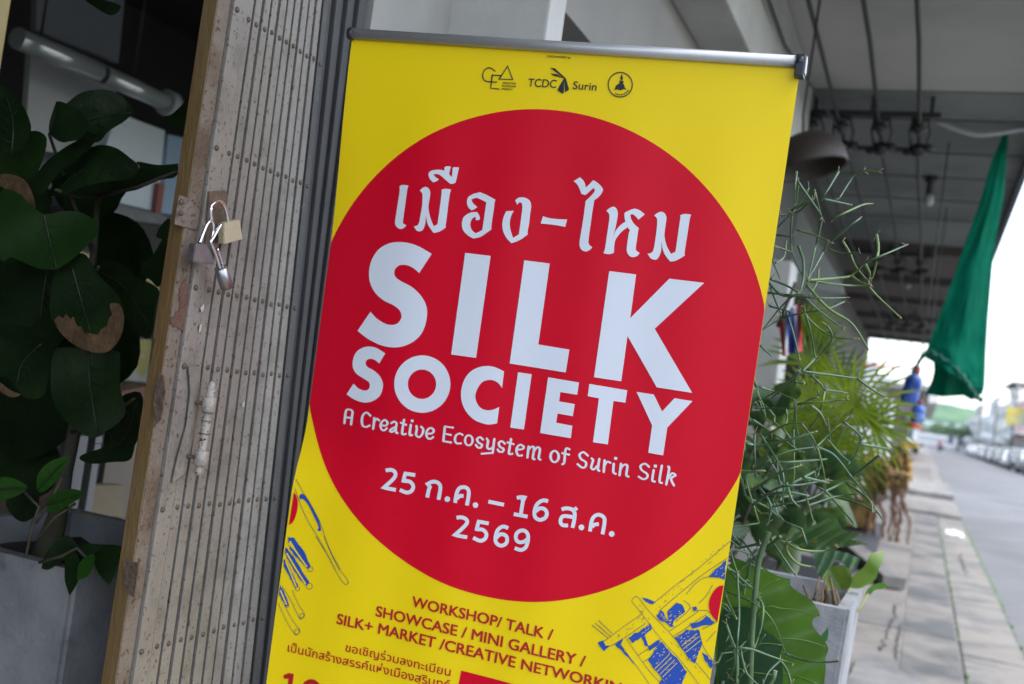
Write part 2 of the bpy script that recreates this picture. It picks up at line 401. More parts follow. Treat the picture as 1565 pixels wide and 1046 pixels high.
# slats: flat bars nearer the street, channels folded back between them, coloured dark to look deep
Ys = []; yy = y_w2 + 0.003; pit = 0.0228
ys_end = onX((508, 0), XG).y
sh_end = (onX((397, 1046), XG).y - ys_end) / 1.22
while yy < ys_end:
    Ys.append(yy); yy += pit
random.seed(21)
rows = [onX((375, 26), XG), onX((375, 246), XG), onX((375, 456), XG), onX((375, 569), XG), onX((375, 766), XG), onX((375, 951), XG)]
zr = [q.z for q in rows]
zr = [2.32] + zr + [0.62, 0.5, 0.33]
for i, y0 in enumerate(Ys):
    dx = random.uniform(-0.0008, 0.0008)
    g = MB(); wd = 0.0164 + random.uniform(-0.0007, 0.0007)
    s0 = sh_end * (y0 - y_w2) / (ys_end - y_w2) + random.uniform(-.0012, .0012); s1 = s0 + sh_end * pit / (ys_end - y_w2) * .8
    # a bar with turned-in lips
    g.box(XG - 0.004 + dx, XG + dx, y0, y0 + wd, 0.01, ZT, 0.0012)
    g.box(XG - 0.018 + dx, XG - 0.0042 + dx, y0, y0 + 0.002, 0.01, ZT); g.box(XG - 0.018 + dx, XG - 0.0042 + dx, y0 + wd - 0.002, y0 + wd, 0.01, ZT)
    for v in g.b.verts:          # the bars spread a little towards the foot
        k = (v.co.y - y0) / wd; v.co.y += (s0 * (1 - k) + s1 * k) * (1.97 - v.co.z)
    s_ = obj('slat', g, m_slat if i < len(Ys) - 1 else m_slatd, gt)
    g = MB()
    for z in zr:
        zz = z + random.uniform(-0.002, 0.002)
        g.lathe((XG + dx - 0.001, y0 + wd * 0.5 + (s0 + s1) / 2 * (1.97 - zz), zz), (1, 0, 0), [(0, 0.0048), (0.002, 0.0046), (0.0036, 0.003), (0.0042, 0.0008)], 10)
    obj('rivet', g, m_rivet, s_)
g = MB()
for z in zr: g.lathe((XG + 0.006, y_w + 0.008, z), (1, 0, 0), [(-0.002, 0.005), (0.002, 0.0048), (0.0036, 0.003), (0.0042, 0.001)], 10)
obj('rivet', g, m_rivet, gt)
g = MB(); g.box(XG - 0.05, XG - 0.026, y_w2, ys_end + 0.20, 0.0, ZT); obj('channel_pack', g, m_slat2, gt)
# last dark channels and the jamb they fold against
g = MB(); y0 = ys_end + 0.004; y1 = onX((562, 0), XG).y + 0.01
k = 0
while y0 < y1:
    nv = len(g.b.verts); g.box(XG - 0.04, XG - 0.008 + 0.008 * (k % 2), y0, y0 + 0.016, 0, ZT, 0.002); g.b.verts.ensure_lookup_table()
    for v in g.b.verts[nv:]: v.co.y += sh_end * (1.97 - v.co.z) * (1 - k / 9)
    y0 += 0.0195; k += 1
obj('jamb', g, m_jamb, gt)
# pull handle: two collars on a turned bar
p0 = onX((325, 583), XG + 0.03); p1 = onX((302, 728), XG + 0.03)
hz = p0.z - p1.z; hy = (p0.y + p1.y) / 2; hx = XG + 0.030
g = MB()
prof = [(0, .001), (.004, .0065), (.012, .0085), (.018, .0060), (.021, .0085), (.024, .0100), (.050, .0100), (.053, .0080), (.056, .0070), (.085, .0075), (.088, .0085), (.090, .0070), (.112, .0088), (.128, .0062), (.131, .0092), (.134, .0098), (.160, .0098), (.163, .0080), (.180, .0075), (.190, .006), (.194, .001)]
sc = hz / 0.194; prof = [(a_, b_ * (1.18 if b_ >= .0095 else 1.0)) for a_, b_ in prof]
g.lathe((hx, hy, p1.z), (0, 0, 1), [(a * sc, b * 1.0) for a, b in prof], 18)
hd = obj('pull_handle', g, mat('handle_paint', (0.27, 0.25, 0.225), 0.5, 0.2, 20, 0.3, 120, spots=(0.05, 0.04, 0.035), sscale=150, slo=0.58, shi=0.63), gt)
g = MB()
for a in (0.037, 0.147):
    z = p1.z + a * sc
    g.lathe((XG, hy - 0.012, z), (1, 0.4, 0), [(0, .0035), (.028, .0035)], 10); g.lathe((XG + 0.001, hy - 0.012, z), (1, 0, 0), [(0, .006), (.002, .005)], 10)
obj('bolt', g, m_plate, hd)
g = MB()
for a in (.0225, .0515, .087, .113, .130, .1615):
    g.lathe((hx, hy, p1.z + a * sc - .0009), (0, 0, 1), [(0, .0092), (.0018, .0092)], 16)
obj('groove', g, m_plate, hd)
# backing plate of the handle: long plate with curved edge
g = MB(); q = [onX(p, XG + 0.007) for p in [(287, 560), (290, 600), (284, 650), (270, 700), (263, 733), (262, 738), (283, 722), (300, 640), (306, 560)]]
g.prism(q, (0.002, 0, 0)); obj('handle_plate', g, m_slat, gt)
# hasp plate, latch hole plate and rust stains
g = MB(); q = [onX(p, XG + 0.0068) for p in [(318, 293), (342, 291), (345, 296), (344, 336), (330, 372), (312, 372)]]
g.prism(q, (0.003, 0, 0))
hp = obj('hasp_plate', g, m_plate, gt)
g = MB()
for p in [(277, 309), (276, 326)]: g.lathe(onX(p, XG + 0.0095), (1, 0, 0), [(0, .005), (.002, .0045), (.003, .002)], 12)
obj('screw', g, m_rivet, hp)
random.seed(44)
g = MB(); q = [onX((p[0] + random.uniform(-2, 2), p[1] + random.uniform(-2.5, 2.5)), XG + 0.0005) for p in smooth_path([(278, 432), (284, 432), (288, 445), (285, 458), (292, 470), (294, 484), (288, 497), (280, 508), (272, 502), (264, 500), (261, 488), (270, 478), (275, 465), (273, 450)])]
g.prism(q, (0.0012, 0, 0)); obj('rust_patch', g, m_brown, gt)
g = MB(); g.box(XG + .0003, XG + .0022, onX((272, 298), XG).y, y_w - .004, onX((272, 345), XG).z, onX((272, 298), XG).z, .001); obj('keep_plate', g, m_rust, gt)
g = MB(); random.seed(5)
for p, a, b_ in [((309, 472), 5, 9), ((306, 500), 4, 10), ((372, 618), 5, 8), ((291, 577), 2, 5)]:
    c = onX(p, XG + 0.0066); n = 9
    g.prism([c + V(0, math.cos(2 * math.pi * k / n) * a * .00085 * random.uniform(.5, 1.2), math.sin(2 * math.pi * k / n) * b_ * .0008 * random.uniform(.5, 1.2)) for k in range(n)], (0.0006, 0, 0))
obj('paint_chip', g, m_chip, gt)
# half-round lock cover plates on the end frame
g = MB()
for pts in [[(243, 570), (236, 590), (234, 620), (238, 648), (246, 640), (252, 600), (250, 575)], [(190, 858), (188, 885), (195, 905), (205, 915), (212, 860)]]:
    g.prism([onY(p, y_m0 - 0.004) for p in pts], (0, 0.003, 0))
obj('cover_plate', g, m_plate, gt)

# padlocks
m_chrome = mat('chrome', (0.75, 0.77, 0.80), 0.12, metal=1.0)
m_brass = mat('brass_body', (0.40, 0.365, 0.25), 0.42, 0.08, 40, metal=0.1)
m_steel = mat('worn_steel', (0.22, 0.22, 0.22), 0.45, 0.2, 40, metal=0.8)
XL = XG + 0.022
def lk(p, dx=0.0): return onX(p, XL + dx)
m_worn = mat('stamped_mark', (0.42, 0.36, 0.2), 0.6)
pl = thing('padlock', 'cream brass padlock with steel shackle hanging from the hasp plate', 'padlock', lk((345, 350)))
g = MB(); q = [lk(p) for p in [(333, 341), (357, 335), (362, 365), (333, 373)]]; g.prism(q, (0.013, 0, 0))
bmesh.ops.bevel(g.b, geom=g.b.edges[:], offset=0.0012, segments=2, affect='EDGES')
bo = obj('body', g, m_brass, pl)
g = MB(); q = [lk(p, 0.0134) for p in [(341, 355), (353, 352), (354, 355), (342, 358)]]; g.prism(q, (0.0003, 0, 0)); obj('stamp', g, m_worn, bo)
g = MB(); g.tube([lk(p, 0.006) for p in smooth_path([(325, 350), (322, 325), (324, 314), (333, 308), (341, 312), (346, 325), (350, 345)], False)], 0.0033, 10); obj('shackle', g, m_chrome, pl)
pl = thing('padlock', 'dark steel padlock hanging lowest left at the hasp with open bright shackle', 'padlock', lk((302, 390)))
g = MB(); q = [lk(p, 0.002) for p in [(288, 372), (319, 374), (317, 404), (285, 400)]]; g.prism(q, (0.014, 0, 0))
bmesh.ops.bevel(g.b, geom=g.b.edges[:], offset=0.0015, segments=2, affect='EDGES'); obj('body', g, m_steel, pl)
g = MB(); g.tube([lk(p, 0.010) for p in smooth_path([(305, 372), (310, 358), (316, 344), (322, 338), (326, 346), (325, 360), (318, 382), (311, 401)], False)], 0.0030, 10); obj('shackle', g, m_chrome, pl)
pl = thing('padlock', 'chrome padlock with long thin shackle and barrel body, linked through the other locks', 'padlock', lk((343, 425)))
g = MB()
a, c = lk((337, 409), 0.018), lk((347, 440), 0.018)
g.lathe(a, c - a, [(0, .005), (.001, .0105), ((c - a).length - .001, .0112), ((c - a).length, .009)], 20); obj('body', g, mat('satin_steel', (0.33, 0.34, 0.36), 0.34, 0.15, 60, metal=0.9), pl)
g = MB(); g.tube([lk(p, 0.02) for p in smooth_path([(336, 410), (330, 390), (323, 373), (322, 370), (327, 362), (339, 341)], False)], 0.0029, 10)
g.tube([lk(p, 0.012) for p in smooth_path([(341, 409), (336, 392), (332, 380)], False)], 0.0026, 10); obj('shackle', g, m_chrome, pl)

# mustard post of the other leaf at the left edge of the doorway
g = MB(); yl = onX((18, 0), XG).y; g.box(XG - 0.06, XG, yl - 0.07, yl, 0, 2.54, 0.003)
o = obj('door_post', g, mat('olive_post_paint', (0.20, 0.16, 0.06), 0.6, 0.15, 5), label='olive yellow wooden door post at the left edge of the doorway', cat='door post')

# ---------------------------------------------------------------- roll-up banner
BO = V(-0.67578703, 1.68050635, 1.47038886)
BU = V(0.99697158, 0.07303613, -0.02670942).normalized()
BV = V(-0.03128077, 0.06218013, -0.99757463).normalized()
BN = BU.cross(BV).normalized()
if BN.y < 0: BN = -BN                      # points away from the reader
def uv(p):
    d = ray(p); t = (BO - EYE).dot(BN) / d.dot(BN); q = EYE + d * t - BO
    return q.dot(BU), q.dot(BV)
UL = uv((538, 60)); UR = uv((1223, 105)); LL = uv((413, 1000)); LR = uv((1084.5, 1046))
V0 = UL[1]; V1 = V0 + 1.93
def eL(v): return UL[0] + (LL[0] - UL[0]) * (v - UL[1]) / (LL[1] - UL[1])
def eR(v): return UR[0] + (LR[0] - UR[0]) * (v - UR[1]) / (LR[1] - UR[1])
def smst(a, b, x): x = min(1, max(0, (x - a) / (b - a))); return x * x * (3 - 2 * x)
VA = uv((520, 210))[1]; VB = uv((499, 387))[1]; VC = uv((465, 640))[1]; VD = uv((449, 760))[1]
def curl(u, v):
    s = max(0.0, (eL(v) + 0.26 - u) / 0.26)
    return 0.0011 * math.sin(u * 36 + 1.5 * v) * smst(V0, V0 + .25, v) + 0.024 * s * s * smst(V0, VB, v) * (1 - smst(VC, VD, v))
def on(u, v, off=0.0): return BO + BU * u + BV * v + BN * (curl(u, v) - off)
def hit(p):
    """where the line of sight through a photo point meets the sheet, in sheet coordinates"""
    d = ray(p); c = 0.0
    for _ in range(4):
        t = (BO - EYE).dot(BN) + c; t /= d.dot(BN); q = EYE + d * t - BO
        u, v = q.dot(BU), q.dot(BV); c = curl(u, v)
    return (u, v)
m_yel = mat('yellow_print', (0.84, 0.625, 0.005), 0.40, 0.015, 400, 0.03, 900, spec=0.26)
m_red = mat('red_print', (0.60, 0.001, 0.020), 0.40, 0.015, 400, 0.03, 900, spec=0.22)
m_wht = mat('white_print', (0.68, 0.73, 0.83), 0.42, 0.0, spec=0.45)
m_dred = mat('dark_red_print', (0.42, 0.008, 0.012), 0.42, spec=0.45)
m_blk = mat('black_print', (0.012, 0.016, 0.02), 0.42, spec=0.45)
m_blu = mat('blue_print', (0.012, 0.07, 0.40), 0.42, spec=0.45)
m_nav = mat('dark_line_print', (0.03, 0.045, 0.12), 0.42, spec=0.45)
m_alu = mat('brushed_aluminium', (0.40, 0.415, 0.44), 0.45, 0.05, 60, metal=0.55)
m_cap = mat('black_plastic', (0.02, 0.02, 0.024), 0.4)
bn = thing('roll_up_banner', 'tall yellow roll up banner with a big red disc and white SILK SOCIETY lettering', 'banner stand', (BO.x, BO.y + 0.12, 0))
g = MB()
g.grid(lambda a, b: on(eL(V0 + (V1 - V0) * b) * (1 - a) + eR(V0 + (V1 - V0) * b) * a, V0 + (V1 - V0) * b), 96, 90)
sheet = obj('sheet', g, m_yel, bn)
g = MB(); g.grid(lambda a, b: on(eL(V0 + (V1 - V0) * b) * (1 - a) + eR(V0 + (V1 - V0) * b) * a, V0 + (V1 - V0) * b, -0.0012), 96, 60)
obj('backing', g, mat('grey_backing', (0.3, 0.3, 0.3), 0.7), bn)
# red disc
DU, DV, DR = 0.012084, 0.020361, 0.42458
def cl(u, v): return min(max(u, eL(v) + 0.0003), eR(v) - 0.0003)
g = MB()
NA, NR = 240, 60
rg = [[g.b.verts.new(on(cl(DU + DR * r / NR * math.cos(2 * math.pi * k / NA), DV + DR * r / NR * math.sin(2 * math.pi * k / NA)), DV + DR * r / NR * math.sin(2 * math.pi * k / NA), 0.0005)) for k in range(NA)] for r in range(1, NR + 1)]
c0 = g.b.verts.new(on(DU, DV, 0.0005))
for k in range(NA): g.b.faces.new((c0, rg[0][k], rg[0][(k + 1) % NA]))
for r in range(NR - 1):
    for k in range(NA): g.b.faces.new((rg[r][k], rg[r + 1][k], rg[r + 1][(k + 1) % NA], rg[r][(k + 1) % NA]))
bmesh.ops.remove_doubles(g.b, verts=g.b.verts, dist=1e-5)
obj('red_disc', g, m_red, sheet)

class Ink:
    """flat printed shapes lying on the sheet"""
    def __init__(s): s.v = []; s.f = []
    def _tri(s, loops, off):
        flat = [q for l in loops for q in l]
        tr = tessellate_polygon([[Vector((q[0], q[1], 0)) for q in l] for l in loops])
        b = len(s.v); s.v += [(q[0], q[1], off) for q in flat]
        for t in tr: s.f.append(tuple(b + i for i in t))
    def poly(s, pts, holes=(), off=0.0014, sm=True):
        f = (lambda q: smooth_path(q)) if sm else (lambda q: [(a[0], a[1]) for a in q])
        s._tri([[hit(p) for p in f(pts)]] + [[hit(p) for p in f(h)] for h in holes], off); return s
    def stroke(s, pts, wpx, closed=False, off=0.0014, sm=True, round_=True, thin=0.0):
        """constant-width pen stroke; thin > 0 narrows the strokes that run flat, as a broad nib does"""
        q = [Vector(a) for a in (smooth_path(pts, closed) if sm else [(a[0], a[1]) for a in pts])]
        n = len(q); L_, R_ = [], []
        for i in range(n):
            a = q[(i - 1) % n] if closed else q[max(0, i - 1)]; c = q[(i + 1) % n] if closed else q[min(n - 1, i + 1)]
            t = (c - a)
            if t.length < 1e-6: t = Vector((1, 0))
            t.normalize(); nn = Vector((-t.y, t.x)); k = 1.0
            if not closed or True:
                t1 = (q[i] - a); t2 = (c - q[i])
                if t1.length > 1e-6 and t2.length > 1e-6:
                    cs = max(0.5, nn.dot(Vector((-t1.normalized().y, t1.normalized().x)))); k = 1 / cs
            wv = wpx * 0.5 * (1 - thin * abs(t.x))
            L_.append(q[i] + nn * wv * k); R_.append(q[i] - nn * wv * k)
        b = len(s.v)
        for a, c in zip(L_, R_):
            s.v.append((*hit(a), off)); s.v.append((*hit(c), off))
        for i in range(n - 1 + (1 if closed else 0)):
            j = (i + 1) % n
            s.f.append((b + 2 * i, b + 2 * j, b + 2 * j + 1, b + 2 * i + 1))
        if round_ and not closed:
            for e in (0, n - 1): s.dot(q[e], wpx * 0.5 * (1 - thin * 0.5), off - 0.00004)
        return s
    def dot(s, c, r, off=0.0014, ry=None, n=14):
        b = len(s.v)
        for k in range(n): s.v.append((*hit((c[0] + r * math.cos(2 * math.pi * k / n), c[1] + (ry or r) * math.sin(2 * math.pi * k / n))), off))
        s.f.append(tuple(range(b, b + n))); return s
    def text(s, body, p0, p1, hpx, bold=0.0, off=0.0014, hmul=1.0):
        """built-in typeface set on a baseline from p0 to p1 (photo points), capital height hpx"""
        cu = bpy.data.curves.new('lettering', 'FONT'); cu.body = body; cu.resolution_u = 4
        ob = bpy.data.objects.new('lettering', cu); COL.objects.link(ob)
        bpy.context.view_layer.update()
        dg = bpy.context.evaluated_depsgraph_get(); ev = ob.evaluated_get(dg); me = ev.to_mesh()
        vs = [v.co.copy() for v in me.vertices]; fs = [tuple(p.vertices) for p in me.polygons]
        ev.to_mesh_clear(); bpy.data.objects.remove(ob); bpy.data.curves.remove(cu)
        x0 = min(v.x for v in vs); x1 = max(v.x for v in vs)
        a, c = Vector(hit(p0)), Vector(hit(p1)); d = c - a; up = Vector((d.y, -d.x)).normalized()
        if up.y > 0: up = -up
        k = abs(hit((p0[0], p0[1] - hpx))[1] - a.y) / 0.70 * hmul
        e = d.normalized() * k * bold
        for z_, (sx, sy) in enumerate(((-1, -.6), (1, .6), (0, 0), (-1, .6), (1, -.6)) if bold else ((0, 0),)):
            b = len(s.v)
            for v in vs:
                q = a + d * ((v.x - x0) / (x1 - x0)) + up * (v.y * k) + e * sx + up * k * bold * sy; s.v.append((q.x, q.y, off + z_ * 0.00003))
            for f in fs: s.f.append(tuple(b + i for i in f))
        return s
    def make(s, name, m, parent):
        me = bpy.data.meshes.new(name); me.from_pydata(s.v, [], s.f); me.update()
        u0 = min(v[0] for v in s.v); lim = max(v[0] for v in s.v)
        bm = bmesh.new(); bm.from_mesh(me)
        while u0 < lim:        # follow the curl of the sheet's left edge
            u0 += 0.012
            bmesh.ops.bisect_plane(bm, geom=bm.verts[:] + bm.edges[:] + bm.faces[:], plane_co=(u0, 0, 0), plane_no=(1, 0, 0))
        for v in bm.verts: v.co = on(v.co.x, v.co.y, v.co.z)
        bm.to_mesh(me); bm.free()
        return obj(name, me, m, parent)

# big Latin title
A_ = lambda p: Z(440, 360, 3.269, p)
B_ = lambda p: Z(660, 360, 3.269, p)
C_ = lambda p: Z(880, 400, 3.269, p)
i = Ink()
i.poly(A_([(720, 93, 1), (658, 188, 1), (622, 160), (590, 148), (560, 150), (540, 165), (533, 188), (541, 210), (568, 230), (620, 258), (665, 300), (690, 345), (697, 385), (690, 440), (668, 492), (630, 530), (580, 553), (530, 560), (470, 550), (410, 522), (375, 498), (350, 477, 1), (414, 382, 1), (445, 415), (485, 440), (520, 448), (550, 440), (566, 418), (569, 400), (560, 375), (530, 350), (480, 325), (440, 290), (415, 245), (407, 200), (412, 150), (430, 105), (462, 65), (510, 40), (560, 34), (610, 40), (660, 58)]))
i.poly(A_([(488, 590, 1), (458, 640, 1), (435, 622), (412, 617), (395, 625), (390, 640), (400, 658), (430, 675), (460, 702), (475, 735), (476, 760), (465, 795), (440, 820), (405, 834), (370, 833), (330, 818), (295, 794, 1), (330, 741, 1), (355, 765), (385, 775), (405, 768), (411, 750), (405, 732), (380, 715), (345, 692), (328, 665), (325, 640), (332, 605), (350, 577), (380, 560), (410, 556), (445, 563)]))
def ell(cx, cy, rx, ry, n=28): return [(cx + rx * math.cos(2 * math.pi * k / n), cy + ry * math.sin(2 * math.pi * k / n)) for k in range(n)]
i.poly(A_(ell(673, 743, 140, 143)), [A_(ell(671.5, 743.5, 70.5, 73.5))])
i.poly(B_([(362, 680, 1), (352, 763, 1), (335, 740), (315, 727), (290, 722), (258, 730), (235, 755), (220, 790), (220, 820), (235, 852), (260, 870), (290, 874), (315, 868), (338, 857, 1), (327, 939, 1), (300, 944), (270, 943), (220, 925), (180, 890), (155, 845), (147, 800), (152, 755), (170, 710), (200, 677), (240, 658), (285, 653), (325, 662)]))
for p in [[(168, 88), (295, 103), (222, 612), (98, 595)], [(463, 125), (590, 141), (533, 545), (688, 571), (670, 685), (390, 640)],
          [(432, 684), (500, 694), (461, 970), (393, 960)],
          [(582, 709), (736, 735), (727, 796), (643, 783), (637, 829), (715, 843), (705, 903), (629, 890), (622, 936), (703, 951), (695, 1013), (542, 987)],
          [(788, 742), (977, 774), (968, 836), (908, 827), (880, 1044), (806, 1033), (836, 814), (780, 803)]]:
    i.poly(B_(p), sm=False)
for p in [[(168, 48), (302, 65), (273, 283), (468, 86), (642, 107), (395, 336), (582, 656), (405, 628), (259, 372), (228, 598), (92, 578)],
          [(304, 651), (390, 664), (432, 749), (494, 683), (584, 697), (458, 829), (437, 968), (363, 955), (382, 818)]]:
    i.poly(C_(p), sm=False)
i.make('title_lettering', m_wht, sheet)

# Thai title
D_ = lambda p: Z(590, 240, 7.47, p)
E_ = lambda p: Z(780, 260, 7.473, p)
F_ = lambda p: Z(910, 300, 9.506, p)
i = Ink()
i.poly(D_([(157, 340, 1), (175, 328), (205, 323), (262, 330, 1), (248, 360), (240, 420), (215, 600), (197, 740), (205, 765), (235, 782, 1), (215, 808), (180, 824), (150, 820), (120, 795), (107, 760), (112, 700), (140, 520), (160, 390)]))
i.poly(D_([(388, 387, 1), (420, 358), (455, 345), (490, 362), (507, 400), (505, 450), (490, 540), (488, 590), (500, 660), (525, 740), (547, 793, 1), (590, 772, 1), (615, 600), (640, 400, 1), (637, 380, 1), (660, 368), (700, 367), (746, 376, 1), (735, 410), (720, 500), (690, 740), (683, 775), (686, 805, 1), (640, 840), (590, 862), (545, 868, 1), (510, 820), (480, 770), (457, 665, 1), (452, 755), (440, 800), (420, 838), (385, 852), (350, 840), (322, 795, 1), (360, 785), (382, 750), (395, 680), (415, 560), (420, 450), (412, 410)]))
i.poly(D_([(490, 190), (505, 170), (540, 155), (600, 148), (640, 152), (668, 162, 1), (672, 120, 1), (700, 110), (743, 113, 1), (722, 200, 1), (755, 232, 1), (765, 125, 1), (790, 120), (836, 123, 1), (815, 220), (797, 295, 1), (770, 308), (738, 311, 1), (680, 262), (620, 210), (580, 197), (545, 203, 1), (570, 235), (608, 258, 1), (580, 280), (540, 293, 1), (505, 255), (490, 220)]))
i.poly(D_([(945, 455, 1), (1000, 425), (1075, 405, 1), (1160, 440), (1253, 493, 1), (1243, 515, 1), (1230, 620), (1205, 790), (1208, 828, 1), (1150, 870), (1080, 915), (1000, 934, 1), (940, 900), (890, 850), (870, 795), (872, 740), (890, 690), (930, 655), (980, 635), (1040, 630, 1), (1062, 660), (1077, 705, 1), (1065, 720), (1030, 725, 1), (1025, 685, 1), (990, 705), (967, 750), (968, 800), (985, 840), (1025, 873, 1), (1060, 860), (1103, 835, 1), (1125, 680), (1148, 520, 1), (1090, 490), (1035, 468, 1), (978, 488, 1), (995, 530), (1045, 575, 1), (1010, 600), (980, 614, 1), (945, 580), (928, 535), (930, 490)]))
i.poly(E_([(60, 350, 1), (90, 322), (135, 314), (185, 325), (225, 355), (240, 405), (232, 480), (215, 620), (200, 700), (202, 738, 1), (130, 790), (70, 820), (15, 838, 1)])
       + D_([(1380, 930), (1340, 850), (1330, 770), (1345, 690), (1375, 622, 1), (1462, 617, 1), (1430, 680), (1415, 760), (1425, 840), (1453, 926, 1)])
       + E_([(100, 738, 1), (125, 560), (140, 440), (135, 390), (120, 372), (100, 375), (80, 398, 1)]))
i.poly(E_([(375, 530, 1), (420, 545), (500, 560), (651, 568, 1), (628, 652, 1), (560, 638), (450, 622), (350, 614, 1)]))
i.poly(E_([(725, 130, 1), (795, 86, 1), (830, 115), (855, 160), (862, 205, 1), (905, 165), (948, 118, 1), (1000, 150), (1045, 195), (1062, 230, 1), (1040, 275), (1000, 320), (962, 345, 1), (945, 440), (915, 650), (895, 800), (900, 850), (937, 885, 1), (910, 915), (865, 932), (825, 920), (798, 885), (792, 830), (805, 740), (835, 560), (862, 358, 1), (920, 300), (955, 260), (967, 230), (950, 208, 1), (910, 245), (860, 288, 1), (812, 275, 1), (790, 210), (760, 160)]))
i.poly(F_([(162, 215, 1), (210, 175), (260, 155), (300, 175), (325, 230), (325, 290), (305, 410), (285, 500), (263, 590, 1), (300, 500), (370, 420), (438, 375, 1), (425, 310), (425, 245, 1), (490, 210), (570, 183, 1), (640, 205), (718, 265, 1), (680, 300), (625, 345, 1), (590, 300), (550, 268), (510, 270, 1), (520, 330), (560, 400), (635, 470, 1), (625, 490, 1), (610, 600), (590, 740), (595, 790), (645, 828, 1), (610, 870), (545, 888), (490, 865), (460, 810), (458, 750), (475, 620), (490, 530), (505, 500, 1), (470, 455, 1), (400, 505), (330, 580), (290, 650), (275, 740), (272, 825, 1), (200, 845), (117, 830, 1), (140, 770), (160, 640), (190, 440), (205, 320), (200, 260)]))
i.poly(F_([(855, 287, 1), (900, 250), (955, 228), (1005, 250), (1033, 310), (1025, 400), (1005, 540), (1010, 620), (1040, 730), (1100, 842, 1), (1165, 808, 1), (1195, 600), (1238, 300, 1), (1230, 285, 1), (1270, 265), (1330, 262), (1392, 272, 1), (1375, 320), (1350, 480), (1300, 800), (1302, 865, 1), (1220, 915), (1150, 945), (1090, 952, 1), (1030, 880), (985, 790), (958, 650, 1), (960, 760), (940, 850), (900, 915), (860, 925), (805, 905), (760, 840, 1), (815, 825), (845, 780), (865, 680), (890, 500), (900, 360), (885, 310)]))
i.make('thai_title_lettering', m_wht, sheet)

# tagline, drawn as pen strokes
i = Ink()
G_ = lambda p: Z(510, 610, 8.237, p)
H_ = lambda p: Z(660, 640, 7.825, p)
I_ = lambda p: Z(820, 670, 6.804, p)
for F2, lst in ((G_, [[(140, 305), (160, 150), (210, 135), (240, 160), (235, 215), (222, 320)], [(155, 232), (235, 238)],
        [(465, 210), (420, 172), (375, 200), (358, 270), (370, 335), (410, 352), (455, 335)], [(515, 240), (512, 290), (500, 375)], [(512, 290), (545, 250), (575, 270)],
        [(600, 330), (660, 335), (682, 300), (650, 265), (610, 290), (595, 340), (610, 385), (640, 395), (672, 370)],
        [(730, 305), (765, 285), (795, 310), (785, 370), (790, 420), (808, 430)], [(785, 350), (735, 375), (715, 400), (735, 415), (780, 385)],
        [(890, 262), (865, 420), (880, 445), (908, 440)], [(850, 300), (915, 325)], [(975, 325), (960, 440), (975, 460), (990, 455)],
        [(1045, 340), (1050, 380), (1040, 450), (1080, 480), (1120, 440), (1130, 380), (1105, 350)],
        [(1175, 440), (1245, 430), (1262, 390), (1225, 365), (1185, 390), (1170, 450), (1190, 495), (1225, 500), (1255, 480)]]),
    (H_, [[(160, 95), (140, 270)], [(160, 95), (255, 108)], [(150, 180), (230, 195)], [(140, 270), (232, 285)],
        [(370, 195), (335, 178), (290, 205), (280, 255), (300, 295), (350, 295)],
        [(615, 250), (580, 222), (545, 245), (560, 285), (600, 310), (590, 345), (555, 345), (530, 315)],
        [(660, 240), (675, 270), (665, 340), (690, 365), (730, 345)], [(750, 245), (730, 410, 1), (600, 420)],
        [(875, 300), (840, 270), (805, 290), (815, 335), (858, 360), (850, 395), (810, 395), (790, 370)],
        [(950, 245), (925, 400), (935, 425), (965, 420)], [(910, 285), (980, 305)],
        [(1025, 370), (1085, 365), (1100, 335), (1060, 312), (1025, 340), (1015, 390), (1035, 440), (1080, 440)],
        [(1160, 335), (1145, 465)], [(1155, 380), (1190, 340), (1225, 350), (1210, 470), (1230, 485)], [(1220, 400), (1260, 345), (1295, 365), (1280, 470), (1300, 490)]]),
    (I_, [[(345, 115), (315, 105), (300, 140), (290, 250), (270, 270)], [(270, 155), (340, 170)],
        [(535, 180), (490, 145), (450, 170), (465, 215), (515, 250), (510, 295), (475, 305), (430, 270)],
        [(575, 210), (590, 230), (570, 300), (595, 325), (630, 290)], [(655, 215), (640, 320), (655, 338)], [(710, 230), (700, 350)], [(705, 290), (735, 245), (770, 255)],
        [(805, 265), (800, 350), (825, 370)], [(880, 265), (865, 385)], [(870, 330), (905, 280), (945, 285), (935, 380), (958, 398)],
        [(1170, 295), (1130, 265), (1085, 285), (1095, 330), (1150, 370), (1150, 410), (1110, 425), (1065, 400)],
        [(1220, 330), (1205, 435), (1230, 450)], [(1305, 285), (1280, 440), (1305, 465)], [(1370, 295), (1380, 320), (1350, 480)], [(1368, 420), (1410, 365), (1445, 385), (1400, 420), (1430, 490)]])):
    for p in lst: i.stroke(F2(p), 3.9, thin=0.28)
i.stroke(H_(ell(445, 260, 45, 60, 14)), 3.7, True, thin=0.28)
i.stroke(I_(ell(190, 190, 42, 58, 14)), 4.1, True, thin=0.28)
for F2, c, r in ((G_, (992, 275), 17), (I_, (825, 208), 16), (I_, (1237, 288), 16)):
    i.poly(F2([(c[0] - r + 2, c[1] - r), (c[0] + r + 2, c[1] - r + 5), (c[0] + r - 3, c[1] + r + 3), (c[0] - r - 2, c[1] + r - 3)]), sm=False)
i.make('tagline_lettering', m_wht, sheet)

